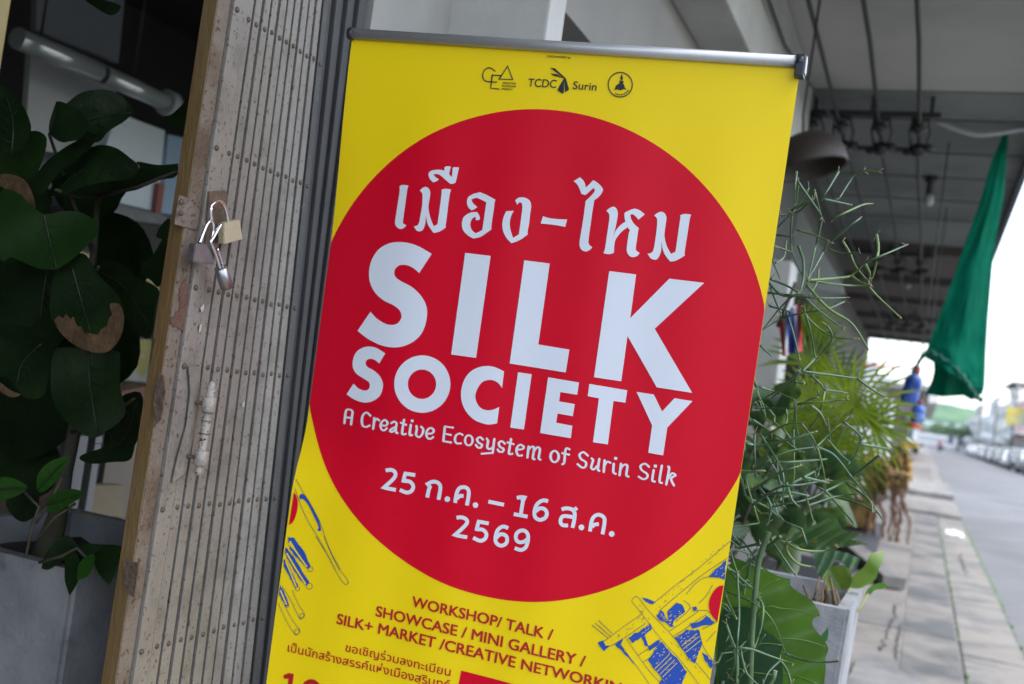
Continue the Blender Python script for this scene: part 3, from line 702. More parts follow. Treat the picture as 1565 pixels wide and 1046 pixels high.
# dates
i = Ink()
J_ = lambda p: Z(570, 700, 6.54, p)
K_ = lambda p: Z(730, 740, 6.804, p)
WJ = 5.7
for F2, lst in ((J_, [[(130, 127), (185, 120), (225, 145), (215, 200), (112, 298, 1), (232, 320)],
        [(425, 172, 1), (325, 157, 1), (308, 230, 1), (370, 237), (403, 275), (395, 322), (345, 347), (272, 320)],
        [(545, 396), (560, 322), (572, 293, 1), (550, 262, 1), (590, 240), (640, 242), (674, 275), (674, 330), (658, 418)],
        [(824, 450), (838, 360), (865, 305), (910, 292), (950, 310), (960, 360), (942, 475)], [(842, 408), (868, 382), (908, 380)],
        [(838, 598), (890, 594), (940, 620), (930, 670), (820, 772, 1), (945, 793)],
        [(1160, 655, 1), (1058, 637, 1), (1040, 715, 1), (1098, 717), (1135, 755), (1125, 805), (1075, 828), (1005, 798)]]),
    (K_, [[(410, 142, 1), (480, 132, 1), (448, 335)], [(378, 312), (522, 338)], [(115, 182), (277, 215)],
        [(735, 178), (680, 170), (620, 210), (593, 285), (602, 345), (650, 372), (705, 350), (722, 302), (700, 262), (650, 252), (605, 285)],
        [(875, 264), (920, 252), (980, 262), (1010, 302), (1005, 380), (988, 455)], [(1005, 345), (900, 332), (868, 362), (865, 402), (890, 428), (942, 430)], [(992, 280), (1035, 246)],
        [(1170, 492), (1186, 390), (1213, 338), (1260, 318), (1310, 342), (1322, 392), (1300, 522)], [(1192, 448), (1217, 422), (1263, 415)],
        [(320, 457), (265, 441), (212, 478), (188, 553), (197, 612), (245, 640), (295, 620), (310, 572), (290, 532), (240, 522), (197, 557)],
        [(388, 665), (450, 684), (500, 660), (524, 590), (524, 525), (490, 485), (440, 487), (404, 522), (402, 572), (430, 602), (480, 600), (520, 572)]])):
    for p in lst: i.stroke(F2(p), WJ, round_=False)
for F2, c, r in ((J_, (746, 412), 28 / 6.54), (J_, (1027, 472), 28 / 6.54), (K_, (1081, 450), 30 / 6.804), (K_, (1396, 518), 30 / 6.804)):
    i.dot(F2([c])[0], r)
i.make('date_lettering', m_wht, sheet)

# red lines of text at the foot of the print
i = Ink()
i.text('WORKSHOP/ TALK /', (629.5, 926.5), (844, 978.5), 16.2, 0.022)
i.text('SHOWCASE / MINI GALLERY /', (574.5, 941.5), (893.5, 1019.5), 16.2, 0.022)
i.text('SILK+ MARKET /CREATIVE', (515, 953), (787, 1020.5), 16.2, 0.022)
i.text('NETWORKING', (796.5, 1022.7), (968, 1065), 16.2, 0.022)
i.text('ขอเชิญร่วมลงทะเบียน', (528, 995.5), (688.5, 1033.5), 12.5, 0.010)
i.text('เป็นนักสร้างสรรค์แห่งเมืองสุรินทร์', (440, 995.5), (687, 1053.5), 12.5, 0.010)
N_ = lambda p: Z(400, 960, 4.89, p)
i.poly(N_([(165, 352), (205, 336), (242, 342), (222, 500), (188, 500), (203, 378), (168, 378)]), sm=False)
i.poly(N_(ell(372, 480, 80, 98, 24)), [N_(ell(372, 480, 38, 62, 24))])
i.make('programme_lettering', m_dred, sheet)
i = Ink(); i.poly([(705.2, 1025), (960, 1090), (950, 1160), (690, 1110)], sm=False, off=0.0010); i.make('red_label', m_red, sheet)
i = Ink(); i.text('สแกนลงทะเบียน', (712, 1052), (800, 1074), 8, 0.01, off=0.0018); i.make('label_lettering', m_wht, sheet)

# sponsors' marks
i = Ink()
P_ = lambda p: Z(700, 70, 5.217, p)
for p in [[(297, 205), (255, 178), (215, 195), (198, 240), (215, 280), (265, 291), (310, 292)]]: i.stroke(P_(p), 1.7)
for p in [[(345, 240), (275, 236), (262, 342), (333, 348)]]: i.stroke(P_(p), 1.6, sm=False, round_=False)
i.stroke(P_([(330, 268), (398, 165), (438, 272)]), 1.6, True, sm=False)
for t, a, c in (('CREATIVE', (358, 304), (462, 312)), ('ECONOMY', (353, 327), (465, 336)), ('AGENCY', (349, 351), (438, 359))):
    i.text(t, P_([a])[0], P_([c])[0], 2.7, 0.03)
i.text('ORGANIZED by', P_([(710, 94)])[0], P_([(900, 105)])[0], 3.2, 0.012)
i.text('TCDC', P_([(558, 326)])[0], P_([(782, 339)])[0], 12.4, 0.008)
i.text('Surin', P_([(915, 347)])[0], P_([(1103, 361)])[0], 12.2, 0.008)
for p in [[(735, 178), (772, 182), (855, 255), (845, 262), (795, 222)], [(738, 222), (792, 230), (845, 262), (800, 250), (760, 240)],
          [(845, 255), (862, 262), (873, 300), (887, 352), (856, 375), (850, 300)], [(848, 262), (846, 310), (846, 377), (832, 384), (793, 357), (820, 305)]]:
    i.poly(P_(p), sm=False)
i.stroke(P_(ell(1295, 313, 96, 98, 40)), 1.7, True)
for p in [[(1306, 225), (1318, 262), (1308, 285), (1295, 262)], [(1285, 280), (1325, 285), (1318, 300), (1290, 298)], [(1292, 298), (1315, 300), (1330, 322), (1325, 345), (1300, 358), (1265, 345), (1255, 325)],
          [(1262, 330), (1245, 352), (1275, 350)], [(1320, 345), (1345, 355), (1330, 330)]]:
    i.poly(P_(p), sm=False)
for a in range(118, 32, -7):
    c, s_ = math.cos(R(a)), math.sin(R(a))
    i.stroke(P_([(1295 + 72 * c, 313 + 74 * s_), (1295 + 84 * c + (3 if a % 2 else -3), 313 + 86 * s_)]), 1.1, sm=False, round_=False)
i.make('sponsor_marks', m_blk, sheet)

# blue line drawings: loom at the right, shuttle and bobbins at the left
i = Ink(); l_ = Ink(); rd = Ink(); yb = Ink()
Q_ = lambda p: Z(880, 800, 4.254, p)
R_ = lambda p: Z(410, 720, 6.973, p)
S_ = lambda p: Z(410, 820, 5.81, p)
random.seed(3)
def rough(pts, a=5.0):
    out = []
    for k, p in enumerate(pts):
        q = pts[(k + 1) % len(pts)]; n = max(1, int(math.hypot(q[0] - p[0], q[1] - p[1]) / 22))
        for t in range(n): out.append((p[0] + (q[0] - p[0]) * t / n + (random.uniform(-a, a) if t else 0), p[1] + (q[1] - p[1]) * t / n + (random.uniform(-a, a) if t else 0)))
    return out
for p in [[(595, 575), (655, 515), (692, 527), (712, 575), (640, 630), (620, 675), (605, 640)], [(525, 600), (553, 562), (572, 577), (590, 620), (642, 672), (615, 672), (580, 640), (550, 635)],
          [(640, 745), (720, 690), (800, 690), (820, 790), (775, 910), (735, 880), (690, 815)], [(470, 890), (530, 800), (560, 770), (640, 860), (725, 965), (690, 1046), (590, 1046), (545, 985), (500, 935)],
          [(865, 345), (920, 290), (980, 240), (968, 368), (930, 350), (890, 350)], [(430, 482), (470, 490), (520, 515), (490, 525), (455, 508)],
          [(340, 745), (430, 690), (488, 650), (495, 690), (450, 725), (475, 800), (450, 795), (425, 740), (370, 780)], [(145, 775), (178, 760), (195, 795), (228, 795), (185, 830), (158, 800)],
          [(255, 790), (312, 745), (290, 790), (390, 925), (310, 840)], [(820, 835), (890, 890), (882, 945), (840, 892)], [(470, 800), (550, 755), (540, 790), (480, 830)],
          [(740, 650), (800, 640), (850, 600), (905, 640), (880, 660), (820, 665), (760, 685)], [(755, 545), (785, 540), (790, 560), (770, 570)], [(560, 1010), (600, 1046), (540, 1046)]]:
    i.poly(Q_(rough(p)), sm=False)
for k in range(60):       # short hatch marks in the grain of the beams
    t = random.random(); s_ = random.choice([0, 1, 2])
    if s_ == 0: b0 = (520 + 440 * t, 545 - 395 * t + random.uniform(-28, 28)); d_ = (12, -9)
    elif s_ == 1: b0 = (400 + 420 * t, 520 + 480 * t + random.uniform(-25, 25)); d_ = (9, 11)
    else: b0 = (215 + 230 * t, 775 - 165 * t + random.uniform(-22, 22)); d_ = (11, -8)
    k_ = random.uniform(0.5, 1.6)
    l_.stroke(Q_([b0, (b0[0] + d_[0] * k_, b0[1] + d_[1] * k_)]), 0.45, sm=False, round_=False)
for p in [[(495, 528), (650, 402), (800, 290), (1003, 117)], [(540, 572), (680, 452), (830, 330), (988, 225)], [(365, 500), (400, 475), (470, 562), (640, 742), (800, 925), (880, 1020)], [(362, 503), (440, 600), (550, 745), (690, 900), (800, 1046)],
          [(200, 758), (300, 680), (432, 588)], [(225, 800), (330, 735), (455, 648)], [(145, 775), (200, 758)], [(610, 700), (700, 640), (800, 570)], [(635, 735), (720, 680), (850, 590)],
          [(280, 765), (330, 840), (420, 960), (480, 1046)], [(330, 750), (400, 850), (480, 960), (560, 1046)], [(405, 860), (480, 810), (560, 770)], [(440, 900), (490, 870)],
          [(720, 460), (780, 390), (850, 350), (930, 352)], [(800, 520), (850, 470), (890, 400)], [(700, 500), (745, 550), (650, 640)], [(800, 690), (830, 800), (890, 890)], [(760, 570), (860, 570), (920, 640)],
          [(850, 770), (910, 700)], [(820, 690), (918, 640)]]:
    l_.stroke(Q_(p), 0.75, round_=False)
for p in [[(105, 660), (210, 745)], [(127, 648), (228, 735)], [(148, 630), (240, 718)]]: l_.stroke(Q_(p), 1.0, round_=False)
for p in [[(690, 795), (790, 715)], [(700, 815), (800, 735)], [(715, 838), (812, 760)], [(515, 945), (610, 850)], [(530, 962), (625, 868)], [(548, 980), (645, 885)], [(565, 998), (660, 905)]]:
    yb.stroke(Q_(p), 0.9, off=0.0020, round_=False)
for k in range(120):
    a_ = random.choice([(650, 585, 45, 40), (720, 740, 60, 45), (560, 870, 60, 50), (920, 310, 40, 35), (640, 960, 70, 60), (760, 840, 40, 50), (455, 700, 40, 35), (585, 620, 40, 40), (345, 800, 30, 30)])
    c = (a_[0] + random.uniform(-1, 1) * a_[2], a_[1] + random.uniform(-1, 1) * a_[3])
    yb.stroke(Q_([c, (c[0] + random.uniform(3, 18), c[1] - random.uniform(2, 14))]), random.uniform(.35, .75), off=0.0020, sm=False, round_=False)
rd.poly(Q_([(962, 402, 1), (925, 412), (888, 455), (868, 510), (870, 560), (890, 605), (921, 640, 1)]))
rd.poly(R_([(277, 228, 1), (305, 270), (320, 350), (308, 440), (272, 535), (224, 577, 1)]))
for p in [[(300, 88), (370, 215), (470, 380), (560, 560), (620, 740), (690, 900), (770, 1046)], [(290, 190), (340, 340), (420, 520), (540, 720), (640, 900), (715, 1046)]]: l_.stroke(R_(p), 0.8, round_=False)
for p in [[(500, 0), (545, 115), (620, 270), (700, 375), (713, 410), (695, 430)], [(425, 0), (520, 150), (610, 320), (660, 400), (695, 430)], [(125, 440), (200, 560), (280, 725), (300, 725), (325, 690), (270, 600), (215, 480)],
          [(92, 592), (160, 740), (235, 865), (262, 868), (283, 830), (230, 760), (160, 637)]]: l_.stroke(S_(p), 0.75, round_=False)
for c, a in (((378, 290), 22), ((368, 442), 26), ((263, 465), 18), ((168, 615), 16), ((302, 705), 20), ((258, 845), 22)):
    l_.stroke(S_(ell(c[0], c[1], a, a * 1.05, 12)), 0.7, True)
i.poly(R_([(335, 265), (375, 245), (440, 330), (520, 470), (565, 610), (555, 640), (530, 630), (540, 590), (490, 480), (430, 360), (372, 297), (345, 300)]))
for p in [[(178, 5), (230, 10), (290, 90), (330, 150), (380, 270), (355, 292), (280, 212), (195, 115)], [(155, 95), (230, 180), (300, 300), (370, 410), (340, 440), (270, 360), (190, 230), (152, 150)],
          [(142, 195), (190, 270), (270, 440), (245, 465), (190, 350), (140, 262)], [(107, 425), (140, 480), (190, 610), (155, 625), (98, 515)]]:
    i.poly(S_(rough(p, 4)), sm=False)
for p in [[(200, 45), (250, 130), (345, 265)], [(170, 150), (240, 270), (335, 420)], [(165, 230), (215, 350), (250, 440)], [(190, 60), (230, 110)], [(115, 480), (165, 600)]]:
    yb.stroke(S_(p), 2.3, off=0.0020)
i.make('loom_drawing', m_blu, sheet); l_.make('line_drawing', m_nav, sheet); yb.make('drawing_highlights', m_yel, sheet); rd.make('red_dot', m_red, sheet)

# rail, caps, base cassette, feet and pole
ra = on(*uv((541, 53)), 0.004); rb = on(*uv((1219, 95.5)), 0.004)
ax = (rb - ra)
g = MB()
g.tube([ra, rb], 0.0098, 16)
rail = obj('top_rail', g, m_alu, bn)
g = MB(); g.lathe(ra - ax.normalized() * 0.010, ax, [(0, .007), (.002, .011), (.011, .0115), (.012, .0095)], 16)
g.lathe(rb - ax.normalized() * 0.002, ax, [(0, .0095), (.001, .0118), (.011, .0118), (.013, .008)], 16)
c = rb + ax.normalized() * 0.004
g.box(c.x - 0.006, c.x + 0.009, c.y - 0.010, c.y + 0.012, c.z - 0.026, c.z + 0.010, 0.002)
obj('end_cap', g, m_cap, rail)
g = MB(); c = rb + ax.normalized() * 0.0135; g.prism([c + V(0, -0.008, -0.02), c + V(0, 0.008, -0.02), c + V(0, 0.009, 0.004), c + V(0, 0, 0.010), c + V(0, -0.009, 0.004)], (0.0012, 0, 0)); obj('cap_disc', g, m_alu, rail)
bz = on((eL(V1) + eR(V1)) / 2, V1)
g = MB(); rz = Matrix.Rotation(math.atan2(BU.y, BU.x), 3, 'Z')
g.box(bz.x - 0.425, bz.x + 0.425, bz.y - 0.06, bz.y + 0.05, 0.012, bz.z + 0.01, 0.02, rz, bz); obj('base_cassette', g, m_alu, bn)
for sx in (-0.3, 0.3):
    g = MB(); g.box(bz.x + sx - 0.02, bz.x + sx + 0.02, bz.y - 0.19, bz.y + 0.19, 0.0, 0.011, 0.003, rz, bz); obj('foot', g, m_alu, bn)
g = MB(); top = on(0.0, V0 + 0.01, -0.025); g.tube([V(bz.x, bz.y + 0.02, 0.05), top], 0.007, 10); obj('pole', g, m_alu, bn)

# ---------------------------------------------------------------- plants on the pavement
m_stick = mat('pencil_stem_green', (0.055, 0.105, 0.04), 0.5, 0.22, 30, col2=(0.06, 0.105, 0.04), cscale=9)
m_stickl = mat('pencil_twig_green', (0.06, 0.125, 0.045), 0.42, 0.3, 25, col2=(0.04, 0.095, 0.055), cscale=7)
m_tip = mat('twig_tip', (0.19, 0.17, 0.10), 0.6)
m_leafb = mat('broad_leaf', (0.05, 0.125, 0.010), 0.38, 0.14, 9, 0.12, 25, col2=(0.065, 0.15, 0.012), cscale=4, trans=0.35)
m_leafd = mat('broad_leaf_dark', (0.014, 0.055, 0.018), 0.35, 0.15, 9, 0.12, 25, trans=0.2)
m_vein = mat('leaf_vein', (0.08, 0.17, 0.03), 0.5)
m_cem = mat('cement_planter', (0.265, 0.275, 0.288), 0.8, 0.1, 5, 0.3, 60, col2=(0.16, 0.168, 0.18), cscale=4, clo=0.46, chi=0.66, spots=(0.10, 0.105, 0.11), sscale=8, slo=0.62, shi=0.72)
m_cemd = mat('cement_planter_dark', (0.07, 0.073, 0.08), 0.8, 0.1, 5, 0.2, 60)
m_soil = mat('soil', (0.05, 0.035, 0.025), 0.95, 0.4, 40, 0.8, 60)
m_trunk_s = mat('shrub_stem', (0.05, 0.045, 0.03), 0.9)
m_bark = mat('dry_stalk', (0.105, 0.075, 0.048), 0.95, 0.4, 40, 0.5, 80)

def planter(cx, cy, w, h, tap, m, label, group=None, rot=0.0, lip=0.03):
    t = thing('planter', label, 'planter', (cx, cy, 0), group)
    g = MB(); rz = Matrix.Rotation(rot, 3, 'Z')
    def ring(hw, z): return [V(cx, cy, 0) + rz @ V(sx * hw, sy * hw, z) for sx, sy in ((-1, -1), (1, -1), (1, 1), (-1, 1))]
    rs = [ring(w / 2 * tap, 0), ring(w / 2, h), ring(w / 2 - lip, h), ring(w / 2 - lip - 0.004, h - 0.07)]
    vs = [[g.b.verts.new(p) for p in r] for r in rs]
    for a, c in zip(vs, vs[1:]):
        for k in range(4): g.b.faces.new((a[k], a[(k + 1) % 4], c[(k + 1) % 4], c[k]))
    g.b.faces.new(vs[0][::-1])
    es = [e for e in g.b.edges if abs(e.verts[0].co.z - e.verts[1].co.z) > 0.3]
    bmesh.ops.bevel(g.b, geom=es, offset=0.008, segments=2, affect='EDGES')
    obj('pot', g, m, t)
    g = MB(); r = ring(w / 2 - lip - 0.002, h - 0.06)
    def sf(u, v): return r[0].lerp(r[1], u).lerp(r[3].lerp(r[2], u), v) + V(0, 0, 0.012 * noise.noise(V(u * 9, v * 9, cx * 7)))
    g.grid(sf, 12, 12); obj('soil', g, m_soil, t)
    return t

# white cement planter at the right, shared by the fan palm seedling
pf = onY((1298, 934), 2.6); pr = onY((1320, 898), 3.02)
pz = (pf.z + pr.z) / 2
P1 = planter(pf.x - 0.20, 2.81, 0.41, pz, 0.80, m_cem, 'pale cement square planter right of the banner, tapering to its foot', 'square cement planters', -0.02)
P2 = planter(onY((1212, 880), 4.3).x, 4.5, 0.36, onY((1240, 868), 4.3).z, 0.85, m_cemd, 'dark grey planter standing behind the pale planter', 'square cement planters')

# pencil cactus: every stick traced at its own depth
ZA = lambda p: Z(1150, 250, 3.487, p)
ZE = lambda p: Z(1150, 500, 3.487, p)
ZD = lambda p: Z(1110, 820, 4.63, p)
base = V(-0.23, 1.95, 0)
pcp = planter(-0.26, 2.02, 0.36, 0.62, 0.8, m_cem, 'pale cement pot of the pencil cactus, beside the foot of the banner', 'square cement planters')
pc = thing('pencil_cactus', 'spindly pencil cactus with leafless green sticks along the right edge of the banner', 'plant', (-0.23, 1.95, 0.56))
random.seed(31)
def depth(p, a=0.10):
    return 1.93 + a * noise.noise(V(p[0] * 0.012, p[1] * 0.012, 4.2)) * 1.6
stk = []
for F2, lst in ((ZA, [[(235, 45), (222, 215)], [(240, 95), (360, 265)], [(458, 45), (372, 190)], [(585, 38), (535, 72), (460, 190)], [(585, 38), (672, 45)], [(372, 190), (520, 220)], [(330, 140), (368, 290)],
        [(430, 295), (575, 225), (635, 215)], [(210, 250), (330, 185)], [(210, 265), (205, 420), (230, 530), (270, 600)], [(370, 290), (335, 450), (295, 620)], [(410, 420), (575, 290)], [(240, 355), (340, 385), (405, 415)],
        [(405, 415), (350, 520), (300, 610)], [(405, 455), (480, 480), (570, 475)], [(480, 415), (520, 480), (550, 550), (625, 640)], [(660, 380), (670, 470), (640, 610)], [(290, 625), (460, 610), (530, 595), (600, 530)], [(600, 530), (820, 435)],
        [(290, 625), (500, 650), (620, 652)], [(600, 530), (625, 590), (628, 665), (785, 820)], [(530, 600), (570, 630), (625, 650)], [(245, 440), (270, 520), (270, 620), (250, 690)], [(350, 570), (345, 630), (300, 710)],
        [(95, 615), (180, 650), (250, 690)], [(250, 690), (170, 745), (60, 880)], [(180, 700), (350, 718), (500, 715)], [(490, 735), (400, 775), (280, 795), (160, 825), (50, 890)], [(260, 700), (350, 780), (480, 880)],
        [(290, 650), (400, 770), (530, 855), (612, 985)], [(95, 660), (150, 800)], [(180, 790), (215, 900), (250, 1040)], [(270, 760), (300, 830), (420, 920), (555, 935)], [(280, 800), (310, 900), (335, 1040)],
        [(395, 860), (425, 940), (340, 1046)], [(100, 500), (145, 610)], [(85, 690), (250, 705)], [(40, 970), (105, 1030)], [(135, 340), (210, 265)], [(150, 280), (210, 262)], [(320, 190), (240, 260), (140, 275)],
        [(245, 100), (225, 250)], [(300, 130), (230, 240)], [(120, 530), (165, 500), (180, 420)], [(130, 380), (200, 390)], [(110, 440), (200, 470)], [(60, 600), (150, 700), (250, 700)], [(90, 760), (200, 790)]]),
    (ZE, [[(250, 235), (560, 275)], [(560, 275), (640, 335), (720, 380)], [(250, 235), (228, 290), (280, 298)], [(40, 320), (130, 350), (220, 385)], [(220, 385), (235, 410)], [(235, 410), (500, 388)], [(228, 410), (232, 520), (250, 600)], [(10, 432), (220, 435)],
        [(320, 265), (360, 300), (385, 335)], [(385, 335), (360, 450), (290, 570)], [(385, 335), (495, 350)], [(310, 420), (360, 460), (395, 530)], [(260, 515), (320, 590), (340, 640)], [(0, 495), (100, 560), (240, 655)],
        [(485, 505), (570, 575), (570, 630), (530, 715)], [(570, 625), (715, 648)], [(340, 640), (430, 680), (520, 790), (600, 890), (690, 1020)], [(680, 680), (530, 800), (380, 880), (290, 920), (100, 960)],
        [(100, 700), (200, 660), (330, 640)], [(40, 570), (130, 710), (165, 800), (160, 950)], [(130, 720), (200, 720), (390, 705)], [(345, 640), (380, 780), (385, 870)], [(385, 870), (440, 930), (540, 1046)],
        [(440, 905), (560, 940), (660, 985)], [(500, 830), (620, 920), (640, 980)], [(400, 490), (415, 610)], [(10, 570), (15, 800)], [(30, 850), (95, 945), (80, 1046)], [(290, 920), (325, 1040)], [(180, 830), (210, 920), (250, 960)],
        [(400, 600), (470, 680), (520, 720)], [(250, 235), (130, 340), (20, 400)], [(330, 170), (220, 280), (100, 380)], [(100, 560), (180, 520), (260, 510)], [(0, 640), (160, 610), (330, 560)], [(340, 640), (440, 540)],
        [(60, 900), (180, 880), (300, 900)], [(0, 870), (140, 780), (250, 740)], [(0, 760), (130, 720)], [(270, 800), (400, 830)], [(200, 840), (330, 770)], [(0, 950), (130, 860), (260, 840), (400, 815)], [(300, 950), (440, 905), (560, 890)]]),
    (ZD, [[(75, 265), (90, 560), (75, 800), (75, 1046)], [(0, 215), (75, 265)], [(240, 50), (100, 80), (0, 105)], [(220, 430), (260, 500), (245, 650), (195, 800)], [(0, 390), (150, 450), (250, 510), (340, 620), (420, 830)], [(420, 830), (560, 880), (700, 890), (787, 885)],
        [(0, 790), (160, 795), (320, 850), (475, 903)], [(310, 15), (485, 270)], [(425, 45), (530, 95), (680, 105), (780, 80)], [(425, 45), (430, 110), (500, 190), (600, 215)], [(0, 440), (70, 580)], [(0, 620), (50, 760), (130, 900)],
        [(385, 0), (280, 90), (90, 245)], [(110, 20), (210, 160)], [(100, 800), (140, 960), (220, 1046)], [(380, 880), (430, 950), (460, 1046)], [(0, 560), (80, 520)], [(20, 700), (60, 860), (30, 1000)], [(380, 880), (300, 960), (260, 1046)],
        [(130, 950), (60, 1030)], [(200, 800), (270, 700)]])):
    for p in lst: stk.append(F2(p))
tips = MB(); g = MB(); gy = MB()
for s_ in stk:
    pts = smooth_path(s_, False, 5)
    k0 = random.uniform(-0.05, 0.05); k1 = random.uniform(-0.06, 0.06); n = len(pts)
    q = [onY(p, depth(p) + k0 + k1 * (j / (n - 1) - .5)) for j, p in enumerate(pts)]
    r = random.uniform(0.0016, 0.0027); gg = g if random.random() < .7 else gy
    gg.tube(q, [r * (1.15 - 0.5 * j / (n - 1)) for j in range(n)], 7)
    if random.random() < 0.75: tips.lathe(q[-1], q[-1] - q[-2], [(0, r * .85), (0.003, r * .7), (0.006, r * .2)], 6)
    for e in (q[0], q[-1]):
        for _ in range(random.choice([0, 1, 2, 2])):
            d = V(random.gauss(0, 1), random.gauss(0, 1), random.gauss(0.3, 1)).normalized() * random.uniform(0.006, 0.016)
            tips.tube([e, e + d], [0.0011, 0.0004], 5)
# more sticks behind, growing from joint to joint
def grow(p, d, n, L_):
    for _ in range(n):
        d2 = (d + V(random.gauss(0, .5), random.gauss(0, .28), random.gauss(0.1, .5))).normalized()
        l = L_ * random.uniform(.6, 1.2); m1 = p + d2 * l * .5 + V(random.gauss(0, .006), random.gauss(0, .004), random.gauss(0, .006)); e = p + d2 * l
        r = random.uniform(.0015, .0023); random.choice([g, g, gy]).tube([p, p.lerp(m1, .5), m1, m1.lerp(e, .5) , e], [r * 1.1, r, r, r * .95, r * .85], 6)
        if e.x < -0.19 and e.z < 1.5 and random.random() < .7 and L_ > .05: grow(e, d2, random.choice([1, 2, 2]), L_ * .82)
for p in [(1165, 870), (1160, 800), (1190, 790), (1140, 760), (1170, 720), (1150, 900), (1210, 760), (1185, 820), (1150, 680), (1170, 640), (1130, 830), (1120, 940), (1140, 980)]:
    c = onY(p, random.uniform(1.98, 2.14)); grow(c, V(random.uniform(-.6, .4), random.uniform(-.2, .2), random.uniform(-.3, .6)).normalized(), 2, random.uniform(.055, .085))
sm = MB()
q = [onY(p, 1.93) for p in ZD(smooth_path([(300, -30), (290, 0), (232, 170), (205, 400), (182, 700), (170, 1046)], False))]
sm.tube(q + [q[-1] + V(-0.005, 0.03, -.2), V(-0.24, 2.0, 0.57)], 0.0052, 10)
q = [onY(p, 1.90) for p in ZD([(345, 955), (335, 1000), (310, 1046)])]; sm.tube(q + [V(-0.24, 1.98, .58)], 0.0042, 10)
q2 = [onY(p, 1.95) for p in ZD([(75, 800), (78, 1046)])]; sm.tube(q2 + [V(-0.27, 2.03, .57)], 0.0035, 8)
obj('stem', sm, m_stick, pc)
tips.lathe(q[0], q[0] - q[1], [(0, .0042), (.001, .0043), (.0015, .003)], 10)
for k_, mb_ in ((1, tips), (2, gy)):
    n0 = len(g.b.faces); tm = bpy.data.meshes.new('tmp'); mb_.b.to_mesh(tm); mb_.b.free(); g.b.from_mesh(tm); bpy.data.meshes.remove(tm); g.b.faces.ensure_lookup_table()
    for f in g.b.faces[n0:]: f.material_index = k_
obj('twigs', g, [m_stickl, m_tip, mat('young_twig_green', (0.085, 0.145, 0.03), 0.42, 0.3, 25, col2=(0.055, 0.115, 0.04), cscale=9)], pc)

def leaf_mesh(outline, dfn, cuts=14, thick=0.0):
    """leaf blade from an outline, refined so that it can bend; dfn(px, py) gives the distance along the street"""
    pts = smooth_path(outline)
    xs = [p[0] for p in pts]; ys = [p[1] for p in pts]
    bm = bmesh.new(); vs = [bm.verts.new((p[0], p[1], 0)) for p in pts]; bm.faces.new(vs)
    for ax, lo, hi in ((0, min(xs), max(xs)), (1, min(ys), max(ys))):
        for k in range(1, cuts):
            co = [0, 0, 0]; no = [0, 0, 0]; co[ax] = lo + (hi - lo) * k / cuts; no[ax] = 1
            bmesh.ops.bisect_plane(bm, geom=bm.verts[:] + bm.edges[:] + bm.faces[:], plane_co=co, plane_no=no)
    for v in bm.verts: v.co = onY((v.co.x, v.co.y), dfn(v.co.x, v.co.y))
    for f in bm.faces: f.smooth = True
    m = MB(); m.b.free(); m.b = bm
    return m
# elephant-ear leaves behind the cactus
pl = thing('elephant_ear_plant', 'broad scalloped elephant ear leaves, bright green, behind the pencil cactus', 'plant', (-0.32, 2.14, 0.5))
def d1(x, y): return 2.09 + 0.012 * math.sin((y * 1.0 + x * 0.35) * 0.075) + 0.0004 * (x - 1150) * 0.4
sh = obj('leaf', leaf_mesh(ZD([(-60, 330), (30, 190), (70, 160), (130, 180), (230, 198), (290, 240), (380, 285), (450, 300, 1), (458, 352), (520, 400), (600, 450), (640, 505), (664, 562, 1), (622, 578), (608, 625), (650, 685), (692, 735), (722, 795), (704, 855), (703, 930), (690, 1046), (640, 1200), (400, 1400), (0, 1300), (-80, 800)]), d1, 20), m_leafb, pl)
g = MB()
for p in [[(60, 860), (250, 520), (400, 512), (520, 525), (640, 560)], [(60, 880), (300, 740), (520, 730), (700, 780)], [(70, 900), (300, 950), (500, 990), (640, 1040)], [(60, 860), (200, 420), (380, 300)], [(60, 860), (130, 400), (160, 200)]]:
    q = smooth_path(ZD(p), False); g.tube([onY(a, d1(*a) - 0.001) for a in q], [0.0016 - 0.001 * j / len(q) for j in range(len(q))], 5)
obj('vein', g, m_vein, sh)
def d2(x, y): return 2.03 + 0.010 * math.sin((y + x * .2) * 0.06)
sh = obj('leaf', leaf_mesh(ZD([(-60, 900), (-40, 560), (60, 500), (200, 520), (260, 650), (330, 700), (395, 760, 1), (392, 800), (375, 850), (395, 900), (400, 1046), (380, 1250), (0, 1300)]), d2, 14), m_leafd, pl)
g = MB()
for p in [[(0, 940), (80, 935), (180, 960), (330, 980)], [(-20, 900), (100, 830), (250, 760), (390, 770)], [(0, 960), (120, 1100), (250, 1200)]]:
    q = smooth_path(ZD(p), False); g.tube([onY(a, d2(*a) - 0.001) for a in q], 0.0011, 5)
obj('vein', g, m_vein, sh)
g = MB()
for p, d in (((1100, 1010), 2.09), ((1105, 1040), 2.03)):
    c = onY(p, d); g.tube([c, c + V(-.01, .03, -.15), V(-0.31, 2.14, 0.5)], [.004, .006, .008], 8)
obj('stalk', g, m_stickl, pl)
P3 = planter(-0.34, 2.40, 0.30, 0.55, 0.85, m_cemd, 'dark pot of the elephant ear plant, low behind the banner', 'square cement planters')

